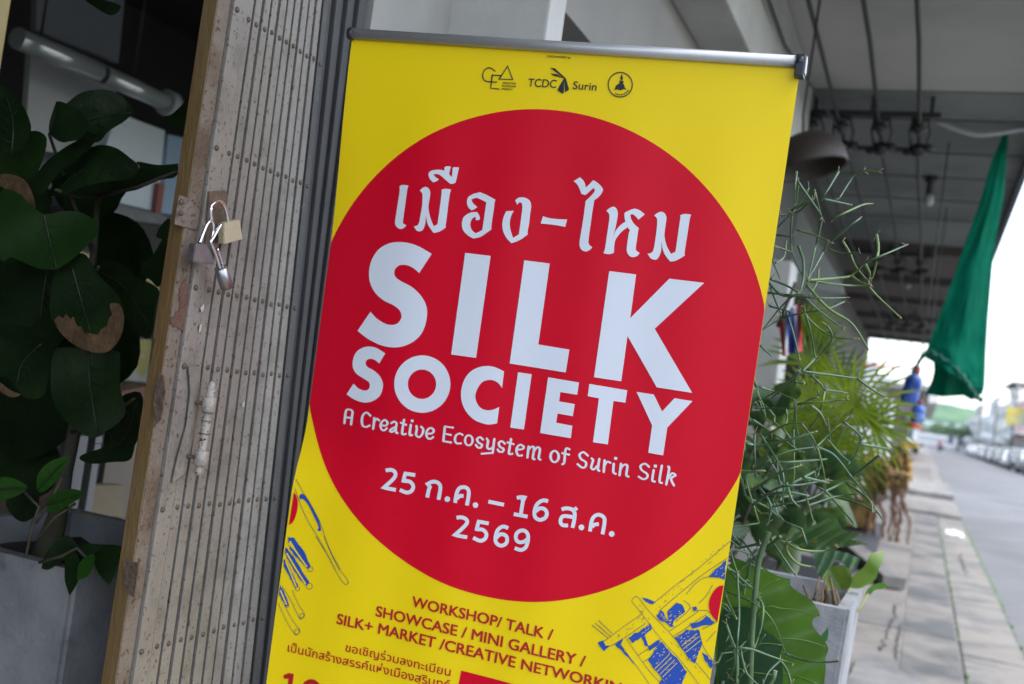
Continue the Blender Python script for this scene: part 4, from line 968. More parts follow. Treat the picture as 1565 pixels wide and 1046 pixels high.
# fan palms
def fan(g, c, nrm, up, rad, n, spread, droop, wid, seed):
    """one palmate frond: blades folded along the middle"""
    random.seed(seed); nrm = Vector(nrm).normalized(); up = Vector(up); up = (up - nrm * up.dot(nrm)).normalized(); rt = up.cross(nrm)
    c = Vector(c)
    for k in range(n):
        a = (k / (n - 1) - .5) * spread + random.uniform(-.04, .04)
        d = up * math.cos(a) + rt * math.sin(a); s_ = d.cross(nrm)
        L_ = rad * (1 - .28 * abs(k / (n - 1) - .5) * 2 * .6) * random.uniform(.88, 1.08)
        prev = None; ns = 7
        for j in range(ns + 1):
            t = j / ns
            p = c + d * L_ * t + nrm * (0.06 * L_ * math.sin(t * 2)) + V(0, 0, -1) * (droop * L_ * t ** 2.4)
            w_ = wid * (0.25 + 1.2 * t) * (1 - t) ** 0.55 if t < 1 else 0.0005
            w_ = max(w_, .0006); f_ = nrm * w_ * .45
            cur = [g.b.verts.new(p + s_ * w_ + f_), g.b.verts.new(p), g.b.verts.new(p - s_ * w_ + f_)]
            if prev:
                for q in (0, 1):
                    fc = g.b.faces.new((prev[q], prev[q + 1], cur[q + 1], cur[q])); fc.smooth = True
            prev = cur
m_palm = mat('palm_frond', (0.17, 0.25, 0.012), 0.5, 0.35, 6, spec=0.25, col2=(0.05, 0.095, 0.012), cscale=2.5, trans=0.3)
m_palmd = mat('palm_frond_dark', (0.06, 0.14, 0.045), 0.45, 0.25, 8, col2=(0.10, 0.17, 0.05), cscale=4, trans=0.25, spots=(0.35, 0.26, 0.06), sscale=7, slo=0.66, shi=0.7)
fp = thing('fan_palm', 'bright yellow green fan palm clump behind the pencil cactus', 'palm', (-0.55, 5.0, 0.5))
g = MB(); st = MB()
YB = 4.7
root = V(-0.60, 5.0, 0.45)
for k, (p, r, sp, dr, up, sd_, yy) in enumerate([((1305, 622), 0.30, 5.2, .12, (0.2, 0, 1), 1, 4.5), ((1240, 560), 0.26, 3.8, .18, (0.3, 0, 1), 2, 4.9), ((1225, 650), 0.24, 4.0, .2, (0, 0, 1), 3, 4.9),
        ((1260, 650), 0.24, 4.4, .25, (.6, 0, .6), 4, 4.7), ((1215, 690), 0.22, 3.6, .3, (-.3, 0, .7), 5, 4.6), ((1270, 720), 0.18, 3.6, .4, (.7, 0, .1), 7, 4.8), ((1230, 510), 0.22, 3.0, .2, (.4, 0, 1), 8, 5.1), ((1180, 700), 0.2, 3.8, .3, (0, 0, 1), 9, 5.0), ((1330, 650), 0.2, 4.2, .25, (.5, 0, .7), 10, 4.6), ((1285, 590), 0.25, 4.0, .2, (.5, 0, .8), 11, 4.8), ((1240, 615), 0.22, 4.4, .25, (.1, 0, 1), 12, 4.7), ((1250, 690), 0.22, 4.2, .3, (.3, 0, .5), 13, 4.6), ((1295, 690), 0.2, 4.4, .35, (.5, 0, .2), 15, 4.9)]):
    c = onY(p, yy)
    fan(g, c, (random.uniform(-.3, .3), -1, random.uniform(.0, .5)), up, r * 1.05, 22, sp, dr, 0.0105, sd_)
    st.tube([c, c.lerp(root, .4) + V(0, 0, .03), root], [.004, .006, .008], 7)
obj('frond', g, m_palm, fp, fixn=False); obj('stalk', st, m_palmd, fp)
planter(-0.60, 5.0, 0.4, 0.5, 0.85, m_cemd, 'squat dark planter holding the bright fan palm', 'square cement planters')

# dark leafy shrub between the cactus and the palm
sb2 = thing('leafy_shrub', 'dark broad leaved shrub in the shade between the pencil cactus and the fan palm', 'plant', (-0.72, 3.5, 0.45))
random.seed(77); g = MB(); st = MB(); c0s = V(-0.70, 3.5, .42)
for k in range(150):
    pxl = (random.uniform(1105, 1275), random.uniform(600, 835)); yy = random.uniform(3.2, 3.9)
    if pxl[0] > 1205 and pxl[1] < 690: continue
    p = onY(pxl, yy); d = V(random.gauss(.2, .7), random.gauss(-.4, .5), random.gauss(.25, .6)).normalized(); s_ = d.cross(V(random.gauss(0, .4), -1, random.gauss(.4, .4))).normalized(); nn = d.cross(s_)
    L_ = random.uniform(.07, .15); w_ = L_ * random.uniform(.20, .3); prev = None
    for j in range(6):
        t = j / 5; q = p + d * L_ * t + V(0, 0, -.35 * L_ * t * t); ww = w_ * math.sin(math.pi * min(1, (t * .9 + .06)) ** .8) + .0006
        cur = [g.b.verts.new(q + s_ * ww + nn * ww * .35), g.b.verts.new(q), g.b.verts.new(q - s_ * ww + nn * ww * .35)]
        if prev:
            for z_ in (0, 1): g.b.faces.new((prev[z_], prev[z_ + 1], cur[z_ + 1], cur[z_])).smooth = True
        prev = cur
    if k % 9 == 0: st.tube([p, p.lerp(c0s, .5) + V(random.gauss(0, .02), 0, .02), c0s], [.003, .005, .008], 6)
obj('foliage', g, mat('shrub_leaf', (0.028, 0.07, 0.022), 0.45, 0.45, 14, trans=0.2, col2=(.06, .11, .02), cscale=7), sb2, fixn=False); obj('stem', st, m_trunk_s, sb2)
planter(-0.70, 3.5, 0.36, 0.46, 0.85, m_cem, 'low pale pot of the dark shrub, hidden behind the elephant ear leaves', 'square cement planters')

# young plants in the pale planter: dark pleated fan leaf and light arrow leaves
sp = thing('palm_seedling', 'young palm with a pleated dark green leaf and dry stalks in the pale cement planter', 'palm', (pf.x - 0.2, 2.81, pz - .06))
g = MB()
ZF = lambda p: Z(1200, 780, 3.93, p)
def d3(x, y): return 3.0 + 0.014 * math.sin((x * 0.55 + y * 1.0) * 0.42)
obj('leaf', leaf_mesh(ZF([(30, 190, 1), (60, 140), (150, 100), (235, 60, 1), (270, 48), (300, 70), (330, 90), (350, 118), (385, 125), (420, 145), (465, 140), (445, 165), (400, 175), (440, 185), (500, 205, 1), (400, 215), (300, 225), (200, 215), (110, 225)]), d3, 26), m_palmd, sp)
def d4(x, y): return 2.98 + 0.012 * math.sin((x * 1.0 + y * .4) * 0.4)
obj('leaf', leaf_mesh(ZF([(165, 230, 1), (230, 215), (300, 240), (380, 260), (450, 290, 1), (430, 340), (380, 350), (320, 300), (280, 330), (250, 400, 1), (205, 400), (180, 330)]), d4, 18), mat('palm_leaf_hanging', (0.10, 0.19, 0.10), 0.4, 0.3, 14, trans=0.2), sp)
obj('leaf', leaf_mesh(ZF([(222, 405, 1), (255, 355), (315, 330), (375, 345), (402, 410), (385, 465, 1), (330, 480), (265, 478)]), lambda x, y: 2.84 + .015 * math.sin((x - y * .6) * .12), 12), mat('low_leaf', (0.10, 0.17, 0.025), 0.45, 0.35, 16, trans=0.25), sp)
st = MB(); random.seed(6)
for p, q in [((110, 455), (140, 560)), ((200, 470), (180, 580)), ((225, 460), (215, 590)), ((250, 450), (255, 595)), ((280, 480), (290, 600)), ((300, 470), (320, 600)), ((240, 400), (240, 520)), ((205, 400), (160, 560)), ((270, 400), (300, 560))]:
    yy = 2.70 + random.uniform(-.04, .05); a = onY(ZF([p])[0], yy + .03); c = onY(ZF([q])[0], yy); st.tube([a, a.lerp(c, .5) + V(random.uniform(-.006, .006), 0, .0), c, c + V(0, .01, -.06)], [.0025, .004, .0055, .006], 6)
obj('dry_stalk', st, m_bark, sp)
al = thing('arrowhead_plant', 'light green arrowhead leaves leaning right out of the pale cement planter', 'plant', (pf.x - 0.12, 2.85, pz - .06))
m_arrow = mat('arrow_leaf', (0.13, 0.25, 0.025), 0.4, 0.2, 12, col2=(0.18, 0.26, 0.05), cscale=9, trans=0.3)
def d5(x, y): return 2.88 + 0.02 * math.sin((x - y) * 0.05)
obj('leaf', leaf_mesh(ZF([(380, 465, 1), (395, 410), (440, 370), (480, 330), (510, 265), (550, 250), (592, 243, 1), (588, 300), (560, 360), (545, 410), (500, 445), (440, 470)]), d5, 10), m_arrow, al)
obj('leaf', leaf_mesh(ZF([(480, 505, 1), (500, 470), (540, 445), (590, 435), (615, 462, 1), (580, 475), (540, 480), (505, 510)]), d5, 8), mat('arrow_leaf_dark', (0.09, 0.22, 0.03), 0.4, 0.2, 12, trans=0.3), al)
obj('leaf', leaf_mesh(ZF([(210, 760, 1), (235, 730), (258, 700, 1), (260, 740), (245, 790)]), lambda x, y: 2.5, 6), mat('arrow_leaf_low', (0.04, 0.14, 0.04), 0.4, 0.2, 12, trans=0.3), al)
st = MB()
for p in [(390, 470), (500, 500), (300, 410)]:
    a = onY(ZF([p])[0], 2.88); st.tube([a, a + V(-.02, 0, -.05), V(pf.x - .14, 2.83, pz - .07)], [.0025, .004, .005], 6)
obj('stalk', st, mat('pale_stalk', (0.33, 0.35, 0.14), 0.6), al)

# ---------------------------------------------------------------- inside the doorway
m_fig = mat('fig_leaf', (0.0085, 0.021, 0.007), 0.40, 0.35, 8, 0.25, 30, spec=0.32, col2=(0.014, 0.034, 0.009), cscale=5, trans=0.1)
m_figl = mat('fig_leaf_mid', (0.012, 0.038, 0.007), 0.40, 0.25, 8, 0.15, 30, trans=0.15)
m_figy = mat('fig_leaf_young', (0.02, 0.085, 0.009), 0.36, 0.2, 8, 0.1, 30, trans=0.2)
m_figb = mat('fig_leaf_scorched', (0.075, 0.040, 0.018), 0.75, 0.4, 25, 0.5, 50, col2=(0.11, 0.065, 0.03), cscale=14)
m_rib = mat('fig_rib', (0.016, 0.027, 0.010), 0.5)
m_trunk = mat('fig_trunk', (0.06, 0.055, 0.047), 0.9, 0.3, 12, 0.5, 40, col2=(0.06, 0.065, 0.02), cscale=9)
fg = thing('fiddle_leaf_fig', 'dark fiddle leaf fig with one brown scorched leaf just inside the doorway', 'plant', (-1.72, 1.66, 0.82))
lfm = {}
def fig_leaf(outline, y0, mtl, rib=None, tilt=0.0, amp=0.007, parent=fg, cuts=10, fr=0.05):
    cxm = sum(p[0] for p in outline) / len(outline)
    dd = lambda x, y: y0 + tilt * (x - cxm) * 0.001 + amp * math.sin((x * .6 + y) * fr)
    o = obj('leaf', leaf_mesh(outline, dd, cuts), mtl, parent)
    if rib:
        g = MB(); q = smooth_path(rib, False); n = len(q)
        g.tube([onY(a, dd(*a) - .0015) for a in q], [0.0018 - .0012 * j / n for j in range(n)], 5)
        a0, a1 = Vector(rib[0]), Vector(rib[-1]); ax = a1 - a0; nn = Vector((-ax.y, ax.x))
        for k in range(1, 5):
            b0 = a0 + ax * (k / 5.5)
            for s_ in (-.26, .26):
                e = b0 + ax * .16 + nn * s_ * (1 - .12 * k)
                g.tube([onY(b0, dd(*b0) - .0015), onY(b0.lerp(e, .5), dd(*b0.lerp(e, .5)) - .0015), onY(e, dd(*e) - .0012)], [.0006, .0004, .0002], 4)
        obj('rib', g, m_rib, o)
    return o
L1 = lambda p: Z(0, 0, 3.4875, p)
L2 = lambda p: Z(0, 250, 3.4875, p)
L3 = lambda p: Z(0, 520, 3.4875, p)
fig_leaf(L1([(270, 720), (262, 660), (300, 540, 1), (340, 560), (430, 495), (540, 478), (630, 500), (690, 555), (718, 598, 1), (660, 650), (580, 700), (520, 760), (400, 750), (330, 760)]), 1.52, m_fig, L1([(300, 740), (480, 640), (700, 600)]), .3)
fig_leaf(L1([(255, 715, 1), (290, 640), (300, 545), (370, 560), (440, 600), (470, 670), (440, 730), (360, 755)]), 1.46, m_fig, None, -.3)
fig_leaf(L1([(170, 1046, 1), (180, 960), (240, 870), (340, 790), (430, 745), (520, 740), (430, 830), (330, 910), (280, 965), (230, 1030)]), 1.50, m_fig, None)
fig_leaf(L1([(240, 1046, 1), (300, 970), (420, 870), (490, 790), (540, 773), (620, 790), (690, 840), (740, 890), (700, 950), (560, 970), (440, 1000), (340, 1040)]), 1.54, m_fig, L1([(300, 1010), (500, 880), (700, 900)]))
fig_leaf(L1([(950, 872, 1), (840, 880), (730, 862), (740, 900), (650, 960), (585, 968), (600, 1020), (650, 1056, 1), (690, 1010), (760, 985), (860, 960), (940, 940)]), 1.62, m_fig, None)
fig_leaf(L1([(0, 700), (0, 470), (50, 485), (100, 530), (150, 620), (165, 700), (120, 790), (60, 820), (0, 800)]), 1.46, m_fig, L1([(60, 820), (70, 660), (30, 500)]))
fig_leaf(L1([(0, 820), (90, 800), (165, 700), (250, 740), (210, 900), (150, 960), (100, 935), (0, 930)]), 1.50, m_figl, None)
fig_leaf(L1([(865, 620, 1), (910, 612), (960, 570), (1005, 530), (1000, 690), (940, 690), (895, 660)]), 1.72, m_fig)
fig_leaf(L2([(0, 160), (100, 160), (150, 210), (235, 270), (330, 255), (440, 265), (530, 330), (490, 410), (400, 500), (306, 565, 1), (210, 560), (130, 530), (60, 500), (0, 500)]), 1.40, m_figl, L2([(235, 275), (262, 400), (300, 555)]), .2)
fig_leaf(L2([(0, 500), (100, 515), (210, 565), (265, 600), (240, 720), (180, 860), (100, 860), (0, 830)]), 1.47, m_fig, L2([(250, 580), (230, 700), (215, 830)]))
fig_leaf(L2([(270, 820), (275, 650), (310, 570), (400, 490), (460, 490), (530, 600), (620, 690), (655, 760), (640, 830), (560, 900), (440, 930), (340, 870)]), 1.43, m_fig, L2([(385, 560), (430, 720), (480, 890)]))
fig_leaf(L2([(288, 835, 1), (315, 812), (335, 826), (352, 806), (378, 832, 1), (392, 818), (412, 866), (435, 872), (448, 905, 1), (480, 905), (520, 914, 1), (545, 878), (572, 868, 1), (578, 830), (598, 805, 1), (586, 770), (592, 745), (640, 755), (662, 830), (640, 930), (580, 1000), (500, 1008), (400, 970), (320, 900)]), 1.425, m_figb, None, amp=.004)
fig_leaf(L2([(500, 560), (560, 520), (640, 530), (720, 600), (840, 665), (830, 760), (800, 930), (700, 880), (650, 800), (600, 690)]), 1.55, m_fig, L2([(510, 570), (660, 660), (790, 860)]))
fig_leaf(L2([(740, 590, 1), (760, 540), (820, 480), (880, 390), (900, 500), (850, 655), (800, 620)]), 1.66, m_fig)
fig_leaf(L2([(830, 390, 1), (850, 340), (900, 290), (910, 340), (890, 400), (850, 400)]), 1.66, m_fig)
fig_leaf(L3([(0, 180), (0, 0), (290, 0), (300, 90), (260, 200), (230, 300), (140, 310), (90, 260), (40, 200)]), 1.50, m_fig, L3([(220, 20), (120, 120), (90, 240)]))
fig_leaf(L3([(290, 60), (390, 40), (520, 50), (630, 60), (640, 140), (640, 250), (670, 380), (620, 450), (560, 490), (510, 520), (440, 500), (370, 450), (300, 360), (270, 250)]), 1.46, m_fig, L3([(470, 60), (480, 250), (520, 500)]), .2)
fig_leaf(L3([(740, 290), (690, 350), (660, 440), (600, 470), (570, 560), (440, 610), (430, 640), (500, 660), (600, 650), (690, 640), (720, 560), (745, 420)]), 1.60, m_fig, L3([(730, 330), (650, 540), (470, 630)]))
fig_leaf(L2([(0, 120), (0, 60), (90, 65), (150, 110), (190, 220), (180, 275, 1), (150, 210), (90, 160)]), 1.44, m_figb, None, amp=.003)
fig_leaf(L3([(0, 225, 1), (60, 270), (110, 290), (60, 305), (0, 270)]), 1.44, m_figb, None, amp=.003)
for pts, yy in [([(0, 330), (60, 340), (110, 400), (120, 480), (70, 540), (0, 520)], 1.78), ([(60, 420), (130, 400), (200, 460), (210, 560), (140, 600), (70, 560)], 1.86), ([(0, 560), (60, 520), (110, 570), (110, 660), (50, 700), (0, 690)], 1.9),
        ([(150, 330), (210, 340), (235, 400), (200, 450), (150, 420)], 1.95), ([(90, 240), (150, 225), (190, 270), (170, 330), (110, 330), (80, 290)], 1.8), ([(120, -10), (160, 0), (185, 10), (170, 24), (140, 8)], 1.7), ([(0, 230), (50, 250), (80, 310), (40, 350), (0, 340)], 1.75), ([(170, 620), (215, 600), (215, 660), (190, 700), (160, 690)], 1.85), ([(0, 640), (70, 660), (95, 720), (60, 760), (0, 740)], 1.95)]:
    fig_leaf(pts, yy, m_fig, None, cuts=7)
st = MB()
q = [onY(p, 1.66) for p in [(150, 300), (140, 420), (128, 560), (118, 640), (100, 720), (88, 790), (70, 850)]]
st.tube(q + [V(q[-1].x - .01, 1.66, .8)], [.006, .008, .011, .013, .015, .02, .028, .034], 10)
for a, c in [((120, 440), (67, 330)), ((140, 380), (75, 205)), ((135, 470), (112, 410)), ((128, 545), (70, 430)), ((125, 560), (135, 545)), ((110, 660), (205, 610)), ((150, 300), (270, 262)), ((150, 300), (85, 290)), ((140, 420), (150, 408))]:
    st.tube([onY(a, 1.64), onY(((a[0] + c[0]) / 2, (a[1] + c[1]) / 2 + 6), 1.58), onY(c, 1.52)], [.005, .004, .003], 6)
obj('trunk', st, m_trunk, fg)
# young shoots low in the same pot
ys = thing('leafy_sapling', 'small sapling with fresher green oval leaves at the foot of the fig', 'plant', (-1.66, 1.55, 0.82))
L4 = lambda p: Z(0, 750, 3.478, p)
fig_leaf(L3([(0, 740), (60, 735), (120, 760), (145, 790), (90, 830), (30, 850), (0, 850)]), 1.42, m_figy, L3([(0, 800), (70, 790), (140, 790)]), parent=ys, cuts=7)
fig_leaf(L3([(195, 800, 1), (200, 720), (250, 660), (310, 630), (372, 625), (340, 690), (290, 760), (230, 810)]), 1.44, m_figy, L3([(200, 800), (280, 710), (368, 628)]), parent=ys, cuts=7)
fig_leaf(L3([(245, 880, 1), (270, 830), (340, 800), (400, 795), (450, 820), (400, 860), (330, 900), (265, 915)]), 1.46, m_figy, L3([(250, 880), (340, 850), (445, 820)]), parent=ys, cuts=7)
fig_leaf(L3([(30, 860), (100, 760), (150, 725), (200, 770), (210, 850), (190, 930), (130, 970), (70, 940)]), 1.48, m_fig, None, parent=ys, cuts=7)
fig_leaf(L4([(220, 415, 1), (240, 340), (300, 270), (360, 240), (410, 290), (390, 340), (320, 380), (260, 420)]), 1.50, m_fig, None, parent=ys, cuts=7)
fig_leaf(L4([(345, 390), (350, 340), (390, 325), (420, 360), (420, 470), (370, 560, 1), (345, 480)]), 1.47, m_fig, None, parent=ys, cuts=7)
fig_leaf(L4([(410, 460), (420, 390), (460, 350), (500, 340), (498, 400), (470, 450), (420, 475)]), 1.44, m_figy, None, parent=ys, cuts=7)
fig_leaf(L4([(505, 340), (530, 300), (590, 295), (640, 310), (625, 400), (600, 470), (580, 500, 1), (530, 450), (505, 390)]), 1.50, m_figl, None, parent=ys, cuts=7)
fig_leaf(L4([(410, 320), (450, 290), (520, 285), (560, 300), (500, 340), (440, 360)]), 1.49, m_fig, None, parent=ys, cuts=7)
st = MB()
for pts in [[(40, 850), (50, 800), (60, 775), (35, 750)], [(55, 800), (75, 770), (95, 730)], [(60, 820), (85, 790), (115, 770)], [(60, 860), (95, 850), (118, 838), (140, 860), (150, 880)], [(95, 775), (125, 785), (150, 793)]]:
    st.tube([onY(p, 1.47) for p in pts], .0028, 6)
obj('stalk', st, m_trunk, ys)
pzl = onY((100, 872), 1.5)
planter(pzl.x - 0.235, 1.76, 0.50, pzl.z, 0.86, m_cem, 'large grey cement planter inside the doorway holding the fiddle leaf fig', 'square cement planters')

# things further in
XW = -3.5
m_panel = mat('pale_board', (0.20, 0.215, 0.235), 0.6, 0.05, 4)
m_panel2 = mat('frosted_board', (0.40, 0.42, 0.43), 0.6, 0.06, 4)
m_cabw = mat('white_cabinet', (0.52, 0.59, 0.64), 0.5, 0.05, 3)
m_wood = mat('dark_timber', (0.03, 0.025, 0.022), 0.7, 0.25, 9, 0.3, 50, stretch=(1, .2, 1))
m_pine = mat('pale_timber', (0.19, 0.15, 0.09), 0.6, 0.15, 9, 0.2, 50, stretch=(1, .2, 1))
def board(name, pts, x, th, m, label, cat, parent=None):
    g = MB(); g.prism([onX(p, x) for p in pts], (-th, 0, 0)); return obj(name, g, m, parent, label=label, cat=cat)
board('notice_board', [(58, -60), (196, -60), (181, 97), (55, 46)], XW, 0.03, m_panel, 'dim grey notice board high on the shop wall above the silver tube', 'notice board')
board('wall_panel', [(48, 70), (178, 122), (172, 250), (38, 225)], XW - 0.06, 0.03, m_panel2, 'pale panel on the shop wall below the silver tube', 'panel')
tb = thing('strip_light', 'unlit silver fluorescent strip light running across the dark shop', 'strip light', onX((150, 110), XW + .25))
a, c = onX((26, 58), XW + .25), onX((150, 110), XW + .25); e, f_ = onX((158, 114), XW + .25), onX((252, 156), XW + .25)
m_tube = mat('glossy_tube', (0.62, 0.68, 0.70), 0.16, spec=1.0, metal=0.55)
g = MB(); g.tube([a, c], .042, 14); g.tube([e, f_], .040, 14); obj('tube', g, m_tube, tb)
g = MB(); g.tube([c, e], .034, 12); obj('joint', g, m_cap, tb)
g = MB(); g.tube([f_, onX((264, 161), XW + .25)], .058, 12); obj('end_cap', g, m_panel2, tb)
g = MB(); g.tube([onX((264, 161), XW + .25), onX((274, 166), XW + .25)], .03, 12); obj('plug', g, mat('pink_plug', (.6, .2, .2), .5), tb)
g = MB()
for q in (a.lerp(c, .3), e.lerp(f_, .5)): g.tube([q + V(-.02, 0, 0), q + V(-.02, 0, 3.3 - q.z)], .006, 6)
obj('hanger', g, m_cap, tb)
cb = thing('cabinet', 'pale blue white cabinet in the dark shop behind the fig leaves', 'cabinet', onX((215, 330), XW))
board('body', [(178, 172), (252, 200), (243, 325), (140, 300)], XW + .1, .45, m_cabw, None, None, cb)
board('door', [(258, 206), (285, 212), (272, 330), (246, 326)], XW + .12, .02, mat('cabinet_blue', (.24, .34, .46), .5), None, None, cb)
board('side_strip', [(243, 280), (252, 282), (246, 330), (237, 328)], XW + .13, .02, mat('cabinet_red_strip', (.22, .07, .06), .6), None, None, cb)
sb = thing('sideboard', 'dark timber sideboard with clutter under the pale cabinet', 'sideboard', onX((190, 380), XW))
board('top', [(130, 318), (150, 305), (262, 332), (262, 345), (140, 330)], XW + .2, .5, mat('worn_edge', (.13, .135, .14), .6, .3, 20), None, None, sb)
board('front', [(120, 330), (262, 346), (240, 412), (110, 385)], XW + .19, .45, m_brick, None, None, sb)
board('shelf_plank', [(120, 383), (135, 388), (246, 425), (243, 446), (115, 405)], XW + .3, .5, mat('yellow_plank', (.26, .215, .095), .6, .1, 6), 'pale yellow plank below the dark sideboard', 'plank')
board('picture', [(178, 515), (232, 520), (225, 585), (178, 580)], XW + .3, .02, mat('faded_print', (.2, .2, .17), .6, .2, 8, col2=(.19, .165, .04), cscale=9, clo=.48, chi=.55), 'faded yellow and white print leaning low in the shop', 'picture')
board('terracotta_slab', [(180, 600), (226, 590), (220, 618), (192, 622)], XW + .4, .1, mat('terracotta', (.15, .08, .05), .8, .2, 10), 'terracotta slab on the shop floor under the faded print', 'slab')
# low table with blue basin and a small yellow bottle
tbx = thing('low_table', 'dark reddish low table inside the shop left of the fig', 'table', onX((40, 660), -2.6))
g = MB(); q = [onX(p, -2.5) for p in [(-60, 640), (84, 642), (82, 664), (-60, 670)]]; g.prism(q, (-.5, 0, 0)); obj('table_top', g, mat('table_maroon', (.03, .016, .018), .5, .2, 6), tbx)
g = MB()
for p in [(56, 664), (-30, 668)]:
    c = onX(p, -2.56); g.box(c.x - .03, c.x, c.y, c.y + .05, .02, c.z)
obj('leg', g, m_panel, tbx)
bs = thing('basin', 'pale blue plastic basin tipped on the low table', 'basin', onX((30, 635), -2.6))
g = MB(); c = onX((22, 640), -2.72)
g.lathe(c, (0, 0, 1), [(0, .12), (.01, .14), (.12, .19), (.125, .20), (.128, .195), (.02, .13), (.015, .01)], 24); obj('bowl', g, mat('blue_plastic', (.16, .27, .40), .35), bs)
bt = thing('bottle', 'small yellow bottle with a red ball stopper lying by the basin', 'bottle', onX((68, 590), -2.5))
g = MB(); a, c = onX((67, 566), -2.55), onX((69, 606), -2.55); g.lathe(a, c - a, [(0, .018), (.004, .024), (.03, .024), (.034, .022), (.05, .022), (.055, .024), ((c - a).length * .9, .024), ((c - a).length, .012)], 14); obj('body', g, mat('yellow_label', (.65, .48, .03), .45, .1, 20, col2=(.25, .28, .25), cscale=26, clo=.5, chi=.56), bt)
g = MB(); g.sphere(onX((66, 611), -2.53), .02); obj('stopper', g, mat('red_plastic', (.55, .05, .04), .4), bt)
# pale plank stack behind the planter
for k, (pts, lab) in enumerate([([(112, 742), (190, 742), (188, 790), (108, 790)], 'pale wooden board leaning behind the grey planter, upper one'), ([(108, 795), (188, 792), (184, 836), (104, 840)], 'pale wooden board with a grey grain behind the planter, lower one')]):
    board('wooden_board', pts, -2.2, .04, m_pine, lab, 'board')
pt = thing('clay_pot', 'brown clay pot standing under the low table', 'pot', onX((40, 700), -2.4))
g = MB(); c = onX((30, 720), -2.6); g.lathe(V(c.x, c.y, .02), (0, 0, 1), [(0, .10), (.1, .16), (c.z * .6, .19), (c.z * .9, .15), (c.z, .16), (c.z + .005, .14), (c.z * .6, .14)], 20); obj('body', g, mat('brown_glaze', (.06, .03, .02), .5, .2, 8), pt)
g = MB(); c = onX((118, 700), -2.15); g.box(c.x - .05, c.x, c.y - .015, c.y + .03, .02, c.z + .06); g.box(c.x - .05, c.x, c.y + .06, c.y + .085, .02, c.z + .06)
obj('stand', g, m_bconc, label='grey metal stand with two uprights behind the fig trunk', cat='stand')
g = MB(); g.box(-2.32, -2.3, 2.55, 4.4, .02, 1.06); obj('low_partition', g, mat('beige_board', (.16, .135, .11), .7, .1, 3), label='beige low partition board across the back of the shop', cat='partition')
for k, (pts) in enumerate([[(113, 1005), (150, 1000), (146, 1020), (116, 1026)], [(118, 1034), (146, 1028), (142, 1046), (112, 1052)]]):
    board('floor_slat', pts, -1.5, .02, m_pine, ['pale slat between the planter and the gate, upper one', 'pale slat between the planter and the gate, lowest one at the photo edge'][k], 'slat')

# ---------------------------------------------------------------- under the canopy: wires, rack, net, lamp, flag, bottles
m_wire = mat('black_cable', (0.012, 0.014, 0.014), 0.6)
m_ins = mat('dark_insulator', (0.02, 0.02, 0.022), 0.4)
ZW = 3.40
xw = [onZ((1402, 0), ZW).x, onZ((1319, 0), ZW).x, onZ((1236, 0), ZW).x, onZ((1165, 0), ZW - .06).x, onZ((1178, 0), ZW - .03).x]
labs = ['outermost black cable under the canopy, nearest the road', 'second black cable from the road under the canopy', 'third black cable from the road under the canopy',
        'black cable under the canopy nearest the shop wall', 'thinner black cable looping next to the one nearest the wall']
YR = ray((1330, 190)).y / ray((1330, 190)).z * (ZW - 1.4)
for k, x in enumerate(xw):
    g = MB(); pts = []
    zz = ZW - (.06 if k == 3 else .03 if k == 4 else 0)
    for y in [-4, -2, 0, 2, 4, 5.5, YR, 8.5, 10.5, 12.5, 15, 18, 21, 24.5]:
        sag = 0.035 * math.sin((y + 4) / (YR + 4) * math.pi) if y < YR else 0.03 * math.sin((y - YR) / 5.4 * math.pi) ** 2
        xx = x + (xw[2] - .02 - x) * smst(5.2, YR, y) if k == 4 else x
        pts.append(V(xx + .01 * math.sin(y * 1.3 + k), y, zz - sag))
        if k == 4 and y >= YR: break
    g.tube(pts, 0.013 if k != 4 else .008, 6)
    obj('cable', g, m_wire, label=labs[k], cat='cable', group='cables under the canopy')
def rack(y, x0, x1, label, n):
    t = thing('insulator_rack', label, 'cable rack', ((x0 + x1) / 2, y, 3.6), 'insulator racks under the canopy')
    g = MB(); g.box(x0, x1, y - .02, y + .02, ZW + .05, ZW + .085); g.box(x0 + .1, x1 - .05, y + .34, y + .36, ZW - .08, ZW - .055)
    for x in (x0 + .06, (x0 + x1) / 2, x1 - .06): g.box(x - .012, x + .012, y - .012, y + .012, ZW + .08, 3.6)
    obj('bar', g, m_ins, t)
    for k in range(n):
        x = xw[k] if k < 4 else x0 + .1
        g = MB(); g.lathe((x, y, ZW + .055), (0, 0, -1), [(0, .014), (.02, .014), (.022, .045), (.045, .05), (.05, .025), (.06, .025), (.063, .05), (.09, .05), (.094, .02), (.12, .014)], 14)
        g.tube([V(x - .035, y, ZW + .06), V(x - .06, y + .15, ZW - .01), V(x - .045, y + .35, ZW - .065)], .009, 6)
        g.tube([V(x + .045, y, ZW + .06), V(x + .07, y + .15, ZW - .01), V(x + .045, y + .35, ZW - .065)], .009, 6)
        g.sphere((x, y + .35, ZW - .07), .055, 1.1, 1, .9); g.sphere((x + .06, y + .33, ZW - .06), .035, 1.2, 1, .8); g.sphere((x - .06, y + .36, ZW - .085), .03, 1.4, 1, .8)
        obj('insulator', g, m_ins, t)
xb0, xb1 = onY((1230, 187), YR).x, onY((1436, 197), YR).x
rack(YR, xb0, xb1, 'dark insulator rack carrying the cables, nearest one under the canopy', 4)
rack(12.7, xb0 - .1, xb1, 'dark insulator rack under the second canopy joint, halfway along the cables', 3)
rack(19.0, xb0 - .1, xb1 - .2, 'farthest dark insulator rack, in the brown canopy', 3)
